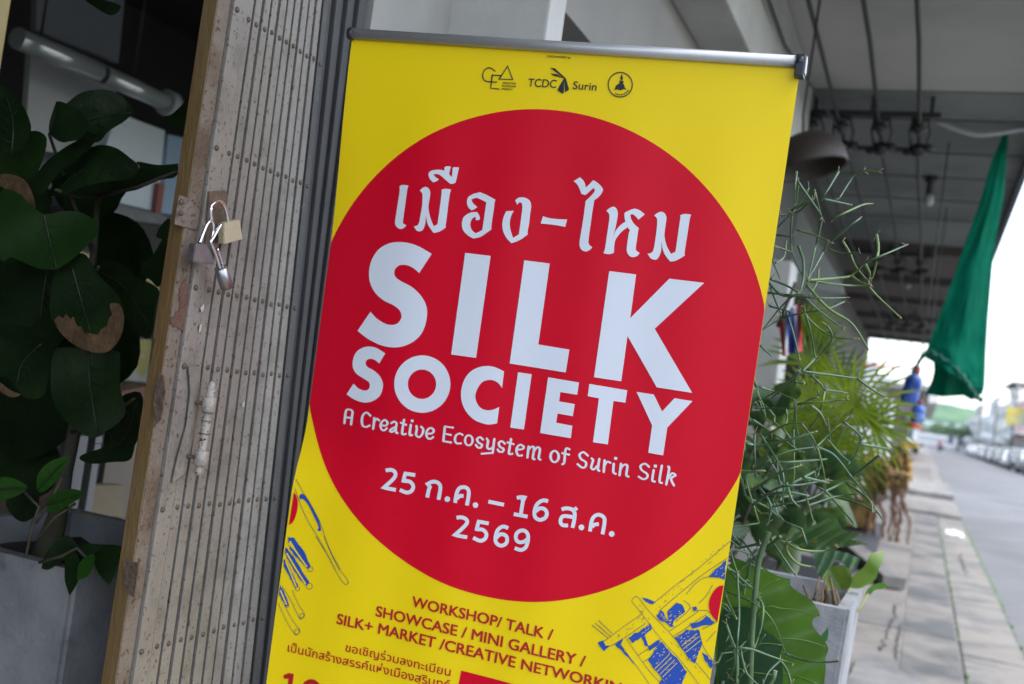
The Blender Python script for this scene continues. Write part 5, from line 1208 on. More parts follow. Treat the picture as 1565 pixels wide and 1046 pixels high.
for k, (p, y, lb) in enumerate([((1420, 300), 9.3, 'small dark lamp holder on the canopy soffit by the outermost cable'), ((1388, 432), 15.5, 'small pale lamp bulb hanging from the brown soffit')]):
    t = thing('ceiling_lamp', lb, 'lamp', onY(p, y)); c = onY(p, y)
    g = MB(); g.lathe(V(c.x, c.y, 3.585 if k == 0 else 3.57), (0, 0, -1), [(0, .05), (.03, .055), (.05, .03), (3.57 - c.z, .03)], 12); obj('holder', g, m_ins, t)
    g = MB(); g.sphere((c.x, c.y, c.z - .03), .045, 1, 1, 1.3); obj('bulb', g, mat('bulb_glass', (.35, .37, .36), .2), t)
# white hose running across under the soffit
g = MB(); q = [onY(p, y) for p, y in [((1300, 152), 7.9), ((1340, 158), 7.8), ((1405, 166), 7.6), ((1440, 176), 7.5), ((1490, 193), 7.5), ((1530, 197), 7.6), ((1570, 197), 7.7), ((1640, 205), 7.8)]]
pp = smooth_path([(a.x, a.z) for a in q], False); g.tube([V(a, 7.7, c) for a, c in pp], .017, 8)
obj('pvc_pipe', g, mat('pale_conduit', (.52, .55, .56), .5), label='pale bent conduit running under the canopy towards the green net', cat='pipe')
g = MB()
for a, c in [((1530, 185), (1545, 168)), ((1528, 183), (1520, 172)), ((1540, 186), (1552, 178)), ((1532, 186), (1524, 190)), ((1540, 165), (1546, 185)), ((1535, 190), (1552, 190))]:
    g.tube([onY(a, 7.8), onY(c, 7.75)], .012, 5)
obj('wire_knot', g, m_wire, label='black knot of wire tying the green net to the canopy edge', cat='wire')
# green shade net gathered at the canopy edge
m_net = mat('green_shade_net', (0.001, 0.135, 0.078), 0.8, 0.15, 5, 0.35, 90, spec=0.1, col2=(0.001, 0.11, 0.062), cscale=3, trans=0.2)
nt_ = thing('shade_net', 'green shade net hanging in a long folded wedge from the canopy edge', 'shade net', onY((1538, 205), 7.9))
Lf = [(1533, 205), (1516, 245), (1497, 310), (1478, 362), (1470, 385), (1455, 430), (1440, 470), (1425, 510), (1417, 532), (1411, 545)]
Rt = [(1541, 205), (1538, 250), (1534, 300), (1524, 355), (1518, 395), (1514, 440), (1510, 490), (1507, 540), (1505, 590), (1502, 600)]
def lerp2(lst, t):
    k = t * (len(lst) - 1); i_ = min(int(k), len(lst) - 2); f_ = k - i_
    return (lst[i_][0] * (1 - f_) + lst[i_ + 1][0] * f_, lst[i_][1] * (1 - f_) + lst[i_ + 1][1] * f_)
def netf(u, v):
    a, c = lerp2(Lf, v), lerp2(Rt, v)
    p = (a[0] * (1 - u) + c[0] * u, a[1] * (1 - u) + c[1] * u)
    y = 7.9 + 0.018 * math.sin(u * 7 + v * 2) * v + .008 * math.sin(u * 17 + 9 * v) * v + .06 * u * v + .035 * v * noise.noise(V(u * 4, v * 7, 2)) + .012 * v * noise.noise(V(u * 11, v * 22, 5)) - .10 * (1 - abs(2 * u - 1)) * v
    return onY(p, y)
g = MB(); g.grid(netf, 48, 60); obj('front_fold', g, m_net, nt_, fixn=False)
# turned-up lower flap, hanging behind and below the hem
Hm = [(1411, 545), (1424, 541), (1440, 552), (1460, 566), (1480, 590), (1496, 604), (1502, 610)]
Bt = [(1409, 603), (1422, 604), (1440, 607), (1455, 606), (1472, 605), (1485, 612), (1502, 602)]
def flap(u, v):
    a, c = lerp2([(1421, 532), (1432, 540), (1450, 545), (1470, 560), (1488, 580), (1503, 590)], u), lerp2(Bt, u)
    l_ = (1431 - 20 * v, 545 + 58 * v)
    p = (a[0] * (1 - v) + c[0] * v, a[1] * (1 - v) + c[1] * v)
    if u < .35: p = (p[0] + (1 - u / .35) * 12 * math.sin(v * math.pi * .9), p[1])
    return onY(p, 8.02 + .05 * math.sin(u * 12) * v)
g = MB(); g.grid(flap, 36, 20); obj('lower_fold', g, mat('green_shade_net_back', (0.001, 0.085, 0.045), 0.8, 0.12, 5, 0.25, 90, spec=0.1, trans=0.2), nt_, fixn=False)
g = MB(); q = [onY(p, 7.83) for p in smooth_path([(1409, 545), (1418, 538), (1432, 543), (1452, 556), (1468, 572), (1480, 588), (1492, 606), (1500, 612)], False)]
g.tube([a + V(0, .02 * math.sin(k * 1.7), .012 * math.sin(k * 2.3)) for k, a in enumerate(q)], .014, 7); obj('hem', g, mat('net_hem', (.01, .10, .07), .8, .3, 40), nt_)
g = MB(); q = [onY(p, 7.9) for p in smooth_path([(1411, 545), (1405, 552), (1400, 562), (1394, 570)], False)]; g.tube(q, .014, 6); obj('tie', g, mat('net_tie', (.01, .09, .07), .8), nt_)
# brown dome lampshade
ctr0 = 0
lp = thing('dome_lamp', 'brown dome lampshade hanging under the canopy behind the top right of the banner', 'lamp', onY((1248, 240), 5.0))
c0_, c1_ = onY((1222, 215), 5.0), onY((1272, 262), 5.0); ctr = onY((1234, 236), 5.0)
axd = V(.30, -.02, -.95).normalized()
g = MB(); g.lathe(ctr - axd * .10, axd, [(0, .01), (.01, .07), (.03, .115), (.07, .155), (.11, .172), (.17, .176), (.18, .172), (.172, .165), (.12, .158), (.05, .11), (.03, .02)], 28)
obj('shade', g, mat('brown_lacquer', (0.035, 0.025, 0.020), 0.55, 0.15, 6), lp)
g = MB(); g.tube([ctr - axd * .10, ctr - axd * .14 + V(0, 0, .05), V(ctr.x - .03, 5.0, 3.6)], .006, 6); obj('cord', g, m_wire, lp)
# flag on the second pillar
fl = thing('flag', 'small red white and blue striped flag drooping beside the pale pillar', 'flag', onY((1205, 470), 4.3))
cols = [mat('flag_red', (.45, .02, .03), .8), mat('flag_white', (.6, .6, .62), .8), mat('flag_blue', (.02, .04, .22), .8)]
bands = [(0, .17, 0), (.17, .33, 1), (.33, .67, 2), (.67, .83, 1), (.83, 1, 0)]
fa, fb, fc, fd = (1215, 440), (1226, 540), (1190, 500), (1200, 552)
for lo, hi, m_ in bands:
    def ff(u, v, lo=lo, hi=hi):
        s_ = lo + (hi - lo) * u
        a = (fc[0] + (1224 - fc[0]) * s_, 490 - 38 * s_ + 10 * s_ * s_); e = (1196 + 30 * s_, 545 - 8 * s_)
        p = (a[0] + (e[0] - a[0]) * v, a[1] + (e[1] - a[1]) * v)
        return onY(p, 4.3 + .03 * math.sin(s_ * 9 + v * 4))
    g = MB(); g.grid(ff, 4, 10); obj('stripe', g, cols[m_], fl, fixn=False)
g = MB(); g.tube([onY((1216, 432), 4.3), onY((1188, 500), 4.3)], .008, 6); obj('staff', g, m_wood, fl)
# blue bottles hung on a cord
m_blue = mat('blue_translucent_plastic', (0.03, 0.09, 0.42), 0.3, 0.15, 9, col2=(.10, .2, .5), cscale=14, clo=.5, chi=.6)
for k, (a, c, y, lb, r) in enumerate([((1402, 560), (1388, 616), 8.2, 'blue plastic bottle with red cap hanging beside the green net, upper larger one', .062), ((1406, 612), (1401, 646), 10.5, 'blue plastic bottle hanging just below the larger one, dark red cap', .060)]):
    t = thing('hanging_bottle', lb, 'bottle', onY(c, y), 'blue bottles hanging by the green net')
    A, B = onY(a, y), onY(c, y); d = B - A; l_ = d.length
    g = MB(); g.lathe(A + d * .2, d, [(0, r * .25), (.05 * l_, r * .7), (.14 * l_, r), (.35 * l_, r), (.37 * l_, r * .93), (.42 * l_, r), (.70 * l_, r), (.78 * l_, r * .95), (.8 * l_, r * .7)], 18); obj('body', g, m_blue, t)
    g = MB(); g.lathe(A, d, [(0, r * .4), (.02 * l_, r * .48), (.2 * l_, r * .48), (.24 * l_, r * .35)], 14); obj('cap', g, mat('red_cap' if k == 0 else 'dark_red_cap', (.55, .03, .06) if k == 0 else (.2, .02, .05), .4), t)
    g = MB(); g.tube([A, A + V(.02, 0, .1), V(A.x + .03, y, 3.6)], .005, 5); obj('cord', g, m_wire, t)
g = MB(); q = [onY(p, y) for p, y in [((1290, 556), 6.3), ((1345, 560), 7.2), ((1400, 563), 8.1)]]; g.tube(q, .008, 5)
obj('red_string', g, mat('red_cord', (.5, .06, .07), .7), label='red string stretched level with the tops of the hanging bottles', cat='string')

# ---------------------------------------------------------------- on the pavement further along
m_drift = mat('driftwood_gold', (0.34, 0.21, 0.065), 0.75, 0.3, 6, 0.8, 22, col2=(0.14, 0.085, 0.03), cscale=4, clo=.48, chi=.6)
m_driftd = mat('driftwood_leg', (0.17, 0.09, 0.055), 0.8, 0.3, 6, 0.5, 22)
def gnarl(g, pts, r0, r1, n=10):
    P = [Vector(p) for p in pts]; out = []
    for a, b_ in zip(P, P[1:]):
        for k in range(4): out.append(a.lerp(b_, k / 4))
    out.append(P[-1]); m_ = len(out)
    g.tube([p + V(random.gauss(0, .012), random.gauss(0, .012), random.gauss(0, .008)) for p in out], [(r0 + (r1 - r0) * k / m_) * random.uniform(.8, 1.25) for k in range(m_)], n)
YC = 15.0
def W(px, py, dy=0.0): return onY((px, py), YC + dy)
random.seed(17)
dc = thing('driftwood_chair', 'gnarled golden driftwood armchair on splayed thin legs at the edge of the pavement', 'chair', V(W(1360, 800).x, YC, 0))
g = MB()
for a, dy in [([(1388, 735), (1390, 712), (1386, 694), (1379, 683)], .5), ([(1379, 683), (1369, 690), (1361, 704), (1358, 722)], .5), ([(1360, 705), (1366, 712), (1374, 709), (1380, 715), (1389, 712)], .52), ([(1377, 686), (1374, 700), (1377, 716)], .48),
          ([(1366, 696), (1370, 706), (1366, 722)], .5), ([(1383, 694), (1382, 708), (1386, 725)], .55), ([(1352, 712), (1360, 718), (1363, 728)], 0), ([(1350, 700), (1346, 712), (1350, 726)], .2), ([(1388, 712), (1392, 722), (1389, 732)], -.2)]:
    gnarl(g, [W(p[0], p[1], dy) for p in a], .042, .03, 8)
    gnarl(g, [W(p[0] + random.uniform(-2, 2), p[1] + random.uniform(-2, 2), dy + .12) for p in a], .035, .022, 7)
obj('backrest', g, m_drift, dc)
g = MB()
for k, (ya, yb_) in enumerate([(724, 727), (731, 733), (738, 738), (744, 741)]):
    gnarl(g, [W(1350 + 3 * k, ya, -.3 + .12 * k), W(1368, (ya + yb_) / 2 + random.uniform(-2, 2), -.3 + .12 * k), W(1390 - k, yb_, -.3 + .12 * k)], .045, .04, 8)
for k in range(5): gnarl(g, [W(1354 + 8 * k, 721, .3), W(1355 + 8 * k, 728, -.35), W(1356 + 7.5 * k, 746, -.3)], .03, .025, 7)
obj('seat', g, m_drift, dc)
for a in [[(1357, 712), (1361, 735), (1366, 765), (1371, 803)], [(1364, 740), (1363, 770), (1361, 798)], [(1368, 742), (1370, 770), (1376, 797)], [(1376, 742), (1380, 765), (1386, 785), (1391, 803)], [(1372, 744), (1368, 768), (1366, 800)], [(1384, 742), (1379, 768), (1376, 792)]]:
    g = MB(); pts = [W(*p) for p in a]; pts.append(V(pts[-1].x, pts[-1].y, 0.0)); gnarl(g, pts, .024, .013, 7); obj('leg', g, m_driftd, dc)
ds = thing('driftwood_stand', 'twisted golden driftwood plant stand with brown feet, behind the cactus twigs', 'plant stand', V(W(1330, 800).x, YC, 0))
g = MB()
for a in [[(1330, 690), (1338, 705), (1342, 725), (1340, 745)], [(1332, 700), (1328, 720), (1333, 748)], [(1345, 712), (1351, 730), (1346, 748), (1338, 756)], [(1325, 695), (1321, 715), (1328, 738)], [(1316, 700), (1330, 712), (1347, 710)],
          [(1312, 722), (1325, 728), (1340, 730)], [(1322, 748), (1335, 752), (1352, 745)], [(1334, 715), (1344, 735), (1352, 752)], [(1350, 722), (1340, 735), (1326, 750)]]:
    gnarl(g, [W(p[0], p[1], .3) for p in a], .045, .035, 8); gnarl(g, [W(p[0] + random.uniform(-3, 3), p[1] + 2, .5) for p in a], .04, .03, 7)
obj('body', g, m_drift, ds)
for a in [[(1327, 740), (1328, 765), (1325, 785), (1326, 806)], [(1336, 750), (1334, 775), (1338, 800)], [(1345, 748), (1346, 775), (1352, 792)]]:
    g = MB(); pts = [W(p[0], p[1], .3) for p in a]; pts.append(V(pts[-1].x, pts[-1].y, 0)); gnarl(g, pts, .032, .022, 8); obj('leg', g, m_driftd, ds)
g = MB(); gnarl(g, [W(1340, 757, .1), W(1347, 762, .1), W(1352, 758, .15)], .06, .05, 9); obj('burl', g, mat('pale_burl', (.27, .215, .15), .8, .2, 9), ds)
ct = thing('timber_bench', 'low golden timber bench with slab sides left of the driftwood stand', 'bench', V(W(1290, 780).x, YC, 0))
g = MB(); a, c = W(1270, 760, .8), W(1336, 786, .8); g.box(a.x, c.x, YC + .5, YC + 1.6, .05, a.z, .03); obj('slab', g, m_drift, ct)
g = MB(); g.box(a.x, c.x - .1, YC + .55, YC + 1.5, a.z + .004, a.z + .05, .01); obj('top', g, m_driftd, ct)
g = MB(); q = [onZ(p, .012) for p in [(1262, 792), (1352, 800), (1338, 850), (1300, 880), (1240, 860)]]; g.prism(q, (0, 0, -.012))
obj('rubber_mat', g, mat('black_mat', (.05, .052, .06), .8), label='dark mat on the pavement in front of the timber bench', cat='mat')
g = MB(); a, c = onZ((1286, 832), .02), onZ((1366, 899), .02)
d = (c - a).normalized(); s_ = V(-d.y, d.x, 0) * .10
g.prism([a - s_, c - s_, c + s_, a + s_], (0, 0, .10)); obj('kerb_block', g, m_kerb, label='pale concrete kerb block lying aslant on the pavement behind the seedling', cat='kerb block')
g = MB(); q = [onZ(p, .004) for p in [(1293, 1046), (1308, 1012), (1345, 1010), (1395, 1040), (1440, 1075), (1290, 1090)]]; g.prism(q, (0, 0, .018)); bmesh.ops.bevel(g.b, geom=g.b.edges[:], offset=.006, segments=2, affect='EDGES')
obj('stone_step', g, mat('pale_stone', (.20, .198, .195), .8, .2, 5, .2, 40, col2=(.14, .14, .14), cscale=3), label='pale worn stone step on the pavement at the bottom edge', cat='step')
g = MB(); c = onZ((1459, 817), -.01); g.b.free(); g.b = bmesh.new()
random.seed(2)
g.grid(lambda u, v: c + V((u - .5) * .26, (v - .5) * .7, .05 * abs(noise.noise(V(u * 4, v * 4, 1))) * 2), 8, 8); obj('paper_scrap', g, mat('white_paper', (.75, .76, .78), .8), label='crumpled white scrap lying on the kerb', cat='litter')

# ---------------------------------------------------------------- far end of the street
m_glass = mat('car_glass', (0.03, 0.04, 0.05), 0.08, spec=0.8)
m_tyre = mat('tyre', (0.02, 0.02, 0.021), 0.8)
m_rim = mat('alloy_rim', (0.45, 0.46, 0.48), 0.35, metal=.8)
m_lampw = mat('headlamp', (0.7, 0.72, 0.75), 0.1, spec=.9)
m_lampr = mat('tail_lamp', (0.4, 0.01, 0.01), 0.2)
m_bump = mat('black_trim', (0.03, 0.03, 0.032), 0.6)
PAINT = {'white': mat('white_car_paint', (0.55, 0.56, 0.58), 0.25, coat=.1), 'silver': mat('silver_car_paint', (0.27, 0.29, 0.31), 0.28, metal=.5, coat=.1), 'grey': mat('grey_blue_car_paint', (0.09, 0.11, 0.14), 0.28, coat=.1), 'dark': mat('dark_car_paint', (0.04, 0.045, 0.06), 0.25, coat=.1)}
def car(kind, paint, loc, label, group='cars parked along the far side', rot=0.0):
    """nose towards the viewer (-y)"""
    t = thing('parked_car', label, 'car', loc, group); ox = Vector(loc); rz = Matrix.Rotation(rot, 3, 'Z')
    if kind == 'sedan': prof = [(-2.2, .32), (-2.25, .55), (-2.15, .72), (-1.2, .90), (-.55, 1.36), (.1, 1.46), (.9, 1.40), (1.65, 1.0), (2.2, .95), (2.28, .6), (2.25, .32)]; cab = (-1.15, -.52, .95, 1.6)
    elif kind == 'suv': prof = [(-2.25, .40), (-2.3, .7), (-2.2, .95), (-1.25, 1.08), (-.7, 1.66), (.1, 1.76), (1.8, 1.70), (2.2, 1.15), (2.28, .7), (2.25, .40)]; cab = (-1.2, -.66, 1.75, 2.15)
    else: prof = [(-2.5, .42), (-2.55, .75), (-2.45, 1.0), (-1.45, 1.12), (-.9, 1.68), (-.1, 1.78), (.55, 1.74), (.8, 1.12), (2.5, 1.12), (2.55, .7), (2.5, .42)]; cab = (-1.4, -.86, .5, .8)
    H = max(p[1] for p in prof)
    g = MB(); n = len(prof); secs = []
    for sx in (-.88, -.84, 0, .84, .88):
        ring = []
        for y, z in prof:
            tz = max(0, (z - .95) / (H - .95 + 1e-6)); k = 1 - .2 * min(1, max(0, tz))
            ring.append(g.b.verts.new(ox + rz @ V(sx * k, y * (1 - .03 * (abs(sx) > .86)), z - (.03 if abs(sx) > .86 else 0))))
        secs.append(ring)
    for a, c in zip(secs, secs[1:]):
        for k in range(n): g.b.faces.new((a[k], a[(k + 1) % n], c[(k + 1) % n], c[k]))
    g.b.faces.new(secs[0]); g.b.faces.new(secs[-1][::-1])
    body = obj('body', g, PAINT[paint], t)
    zt = H - .12; zb = .98 if kind == 'sedan' else 1.14
    wd = .845
    def sq(sx, pts):
        return [ox + rz @ V(sx * (wd * (1 - .2 * max(0, (z - .95) / (H - .95))) + .012), y, z) for y, z in pts]
    side = [(cab[0] + .22, zb), (cab[1] + .12, zt), (cab[2] - .08 if kind != 'suv' else 1.7, zt - .02), (cab[3] - .22, zb)]
    for sx in (-1, 1):
        g = MB(); g.prism(sq(sx, side), rz @ V(sx * .012, 0, 0)); obj('side_window', g, m_glass, t)
    def wsq(y0, z0, y1, z1, w0, w1, nm):
        g = MB(); g.prism([ox + rz @ V(-w0, y0, z0), ox + rz @ V(w0, y0, z0), ox + rz @ V(w1, y1, z1), ox + rz @ V(-w1, y1, z1)], rz @ V(0, -.015 if y0 < 0 else .015, .012)); obj(nm, g, m_glass, t)
    p3, p4 = (prof[3], prof[4])
    wsq(p3[0] + .12, p3[1] + .08, p4[0] - .05, p4[1] - .05, .70, .60, 'windscreen')
    for sy in (-1.38, 1.38):
        for sx in (-1, 1):
            c = ox + rz @ V(sx * .80, sy, .33); w_ = MB(); ax_ = rz @ V(sx, 0, 0)
            w_.lathe(c - ax_ * .10, ax_, [(0, .26), (.01, .32), (.18, .32), (.2, .27)], 20); wo = obj('wheel', w_, m_tyre, t)
            w_ = MB(); w_.lathe(c + ax_ * .1, ax_, [(-.01, .2), (.006, .2), (.012, .15), (.016, .05)], 14); obj('rim', w_, m_rim, wo)
    for sx in (-1, 1):
        y0 = prof[1][0]
        g = MB(); g.box(ox.x + sx * .62 - .16, ox.x + sx * .62 + .16, ox.y + y0 - .02, ox.y + y0 + .1, ox.z + prof[1][1] + .04, ox.z + prof[1][1] + .17, .02, rz, ox); obj('headlight', g, m_lampw, t)
        y1 = prof[-2][0]
        g = MB(); g.box(ox.x + sx * .68 - .1, ox.x + sx * .68 + .1, ox.y + y1 - .08, ox.y + y1 + .02, ox.z + .75, ox.z + .95, .02, rz, ox); obj('tail_light', g, m_lampr, t)
        g = MB(); g.box(ox.x + sx * .95 - .08, ox.x + sx * .95 + .08, ox.y + cab[0] + .2, ox.y + cab[0] + .32, ox.z + zb - .02, ox.z + zb + .12, .02, rz, ox); obj('mirror', g, PAINT[paint], t)
    g = MB(); g.box(ox.x - .5, ox.x + .5, ox.y + prof[1][0] - .025, ox.y + prof[1][0] + .1, ox.z + .42, ox.z + prof[1][1] + .02, .02, rz, ox); obj('grille', g, m_bump, t)
    return t
XC = 7.25; ZR = -0.06
row = [('suv', 'dark', 78.0, 'dark suv at the right photo edge, nearest of the parked row'), ('suv', 'silver', 84.5, 'silver suv second from the right photo edge in the parked row'), ('suv', 'grey', 91.5, 'grey blue suv parked behind the nearest silver suv'), ('sedan', 'white', 98.5, 'low white car parked beyond the nearest grey suv'),
       ('pickup', 'dark', 104.5, 'dark pickup parked beyond the nearest low white car'), ('sedan', 'silver', 110.5, 'silver car parked beyond the dark pickup'), ('suv', 'grey', 116.5, 'second grey blue suv, near the middle of the parked row'),
       ('sedan', 'white', 121, 'white car parked just beyond the second grey blue suv'), ('suv', 'dark', 129, 'dark suv in the far half of the parked row'), ('sedan', 'white', 138, 'white car far along the row just beyond the far dark suv'), ('sedan', 'silver', 147, 'silver car far along the row, last silver one before the van'),
       ('suv', 'white', 157, 'white suv far along the row near the van'), ('sedan', 'white', 168, 'white car last but one in the parked row'), ('suv', 'white', 180, 'white suv at the far end of the parked row')]
for kind, paint, y, lab in row: car(kind, paint, (XC + random.uniform(-.1, .1), y, ZR), lab)
# white van standing across the far end
vn = thing('white_van', 'white van standing across the far end of the road behind the person in red', 'van', (1.2, 207, ZR))
g = MB(); g.box(-1.3, 4.1, 206, 208, ZR + .35, 2.55, .25); obj('body', g, PAINT['white'], vn)
g = MB(); g.box(-.9, 2.6, 205.97, 205.99, 1.5, 2.1); g.prism([V(3.2, 205.97, 1.4), V(4.0, 205.97, 1.4), V(3.8, 205.97, 2.1), V(3.2, 205.97, 2.1)], (0, .02, 0)); obj('side_window', g, mat('van_glass', (.4, .43, .46), .2), vn)
for x in (-.3, 3.2):
    g = MB(); g.lathe((x, 205.95, ZR + .33), (0, 1, 0), [(0, .25), (.02, .33), (.2, .33), (.22, .25)], 16); obj('wheel', g, m_tyre, vn)
# person in red on the road edge
ps = thing('person', 'person in a red shirt and dark trousers walking at the far end of the road', 'person', (2.0, 150, ZR))
def skin(name, joints, bones, m, parent, subs=1):
    me = bpy.data.meshes.new(name); me.from_pydata([j[0] for j in joints], bones, []); o = bpy.data.objects.new(name, me); COL.objects.link(o)
    md = o.modifiers.new('s', 'SKIN')
    for k, j in enumerate(joints): me.skin_vertices[0].data[k].radius = (j[1], j[1] * j[2] if len(j) > 2 else j[1])
    me.skin_vertices[0].data[0].use_root = True
    s_ = o.modifiers.new('u', 'SUBSURF'); s_.levels = subs; s_.render_levels = subs
    bpy.context.view_layer.update(); dg = bpy.context.evaluated_depsgraph_get(); m2 = bpy.data.meshes.new_from_object(o.evaluated_get(dg)); bpy.data.objects.remove(o)
    for f in m2.polygons: f.use_smooth = True
    return obj(name, m2, m, parent)
px_, py_ = 2.0, 150.0
def J(x, y, z): return (px_ + x, py_ + y, ZR + z)
bj = [(J(0, 0, .95), .13), (J(0, 0, 1.15), .12), (J(0, 0, 1.35), .15), (J(0, 0, 1.47), .06), (J(0, -.02, 1.58), .085), (J(0, -.02, 1.70), .06), (J(.19, 0, 1.40), .055), (J(.25, .03, 1.13), .042), (J(.25, -.08, .90), .033), (J(-.19, 0, 1.40), .055), (J(-.25, .02, 1.13), .042), (J(-.24, .08, .9), .033),
      (J(.09, 0, .88), .085), (J(.10, -.12, .48), .058), (J(.10, -.10, .08), .04), (J(.10, -.25, .03), .035), (J(-.09, 0, .88), .085), (J(-.10, .08, .48), .058), (J(-.10, .22, .10), .04), (J(-.10, .08, .03), .035)]
skin('body', bj, [(0, 1), (1, 2), (2, 3), (3, 4), (4, 5), (2, 6), (6, 7), (7, 8), (2, 9), (9, 10), (10, 11), (0, 12), (12, 13), (13, 14), (14, 15), (0, 16), (16, 17), (17, 18), (18, 19)], mat('skin_tone', (.35, .2, .14), .6), ps)
sj = [(J(0, 0, .9), .155), (J(0, 0, 1.15), .145), (J(0, 0, 1.36), .175), (J(0, 0, 1.44), .10), (J(.20, 0, 1.40), .08), (J(.25, .03, 1.15), .065), (J(-.20, 0, 1.40), .08), (J(-.25, .02, 1.15), .065)]
skin('shirt', sj, [(0, 1), (1, 2), (2, 3), (2, 4), (4, 5), (2, 6), (6, 7)], mat('red_shirt', (.5, .03, .06), .8), ps)
tj = [(J(0, 0, .92), .15), (J(.09, 0, .86), .105), (J(.10, -.12, .48), .08), (J(.10, -.10, .12), .06), (J(-.09, 0, .86), .105), (J(-.10, .08, .48), .08), (J(-.10, .22, .14), .06)]
skin('trousers', tj, [(0, 1), (1, 2), (2, 3), (0, 4), (4, 5), (5, 6)], mat('dark_trousers', (.03, .03, .06), .8), ps)
g = MB(); g.sphere(J(0, 0, 1.68), .105, 1, 1.1, .95); obj('hair', g, m_bump, ps)

# shophouses on the far side of the road
def shoprow(y0, y1, h, m, label, floors=3, sign=None, roof=None, x0=9.6):
    t = thing('shophouse', label, 'building', (x0, (y0 + y1) / 2, 0), 'shophouses across the road')
    g = MB(); g.box(x0, x0 + 9, y0, y1, -.3, h); obj('wall', g, m, t)
    fh = (h - .5) / floors; n = max(1, round((y1 - y0) / 4.0)); bw = (y1 - y0) / n
    g = MB(); g.box(x0 - 1.3, x0, y0 + .05, y1 - .05, fh - .15, fh + .02); g.box(x0 - .12, x0, y0, y1, h - .35, h - .1); obj('ledge', g, m_bw, t)
    for k in range(n):
        g = MB(); g.box(x0 - .02, x0 + .02, y0 + bw * k + .35, y0 + bw * (k + 1) - .35, .0, fh - .5); obj('shopfront', g, mat('shopfront_dark', (.07, .07, .075), .5), t)
        for f_ in range(1, floors):
            g = MB(); g.box(x0 - .03, x0 + .02, y0 + bw * k + .5, y0 + bw * (k + 1) - .5, fh * f_ + .9, fh * (f_ + 1) - .45); wo = obj('window', g, mat('far_glass', (.13, .16, .19), .15), t)
            g = MB(); yc = y0 + bw * (k + .5); g.box(x0 - .06, x0 - .031, yc - .04, yc + .04, fh * f_ + .9, fh * (f_ + 1) - .45); g.box(x0 - .10, x0 - .031, y0 + bw * k + .4, y0 + bw * (k + 1) - .4, fh * f_ + .78, fh * f_ + .895); obj('frame', g, m_bw, wo)
        if k: 
            g = MB(); g.box(x0 - .10, x0, y0 + bw * k - .12, y0 + bw * k + .12, 0, h - .36); obj('pilaster', g, m_bw, t)
    if roof:
        g = MB(); g.box(x0 - .9, x0 + 9, y0 - .3, y1 + .3, h + .35, h + .5); 
        for yy in (y0 + .3, y1 - .3): g.box(x0 - .2, x0 + .1, yy - .1, yy + .1, h, h + .35)
        obj('roof', g, roof, t)
    return t
m_pink = mat('pink_render', (.70, .36, .33), .85, .08, .5)
m_cream = mat('cream_render', (.74, .71, .65), .85, .08, .5)
m_pw = mat('white_render', (.80, .81, .82), .85, .06, .5)
m_groof = mat('grey_roofing', (.16, .16, .17), .7, .1, 1)
shoprow(112, 135, 7.2, m_pink, 'pink shophouse across the road at the right photo edge', 2)
shoprow(135.1, 149, 9.0, m_pw, 'white shophouse with a dark flat roof across the road beyond the yellow sign', 3, roof=m_groof)
shoprow(149.1, 171, 7.6, m_cream, 'cream shophouse beyond the dark flat roof across the road', 3)
shoprow(171.1, 192, 9.2, m_pw, 'tall white shophouse halfway along the far row', 3)
shoprow(192.1, 216, 7.0, m_pw, 'lower white shophouse far along the road', 2)
shoprow(216.1, 250, 9.8, m_cream, 'tall cream shophouse toward the far end of the road', 4)
shoprow(250.1, 300, 8.0, m_pw, 'last pale shophouse before the hill', 3)
sa, sb_ = onY((1540, 622), 126), onY((1563, 651), 126)
sg = thing('shop_sign', 'yellow projecting shop sign by the pink shophouse across the road', 'sign', (8.9, 126, sb_.z))
g = MB(); g.box(sa.x, sb_.x, 126, 126.15, sb_.z, sa.z)
obj('panel', g, mat('yellow_sign', (.75, .62, .08), .5, .1, 1.2, col2=(.72, .66, .35), cscale=.9, clo=.48, chi=.55), sg)
g = MB(); g.box(sb_.x - .3, 9.7, 126.04, 126.1, sa.z - .3, sa.z - .22); g.box(sb_.x - .3, 9.7, 126.04, 126.1, sb_.z + .2, sb_.z + .28); obj('bracket', g, m_ins, sg)
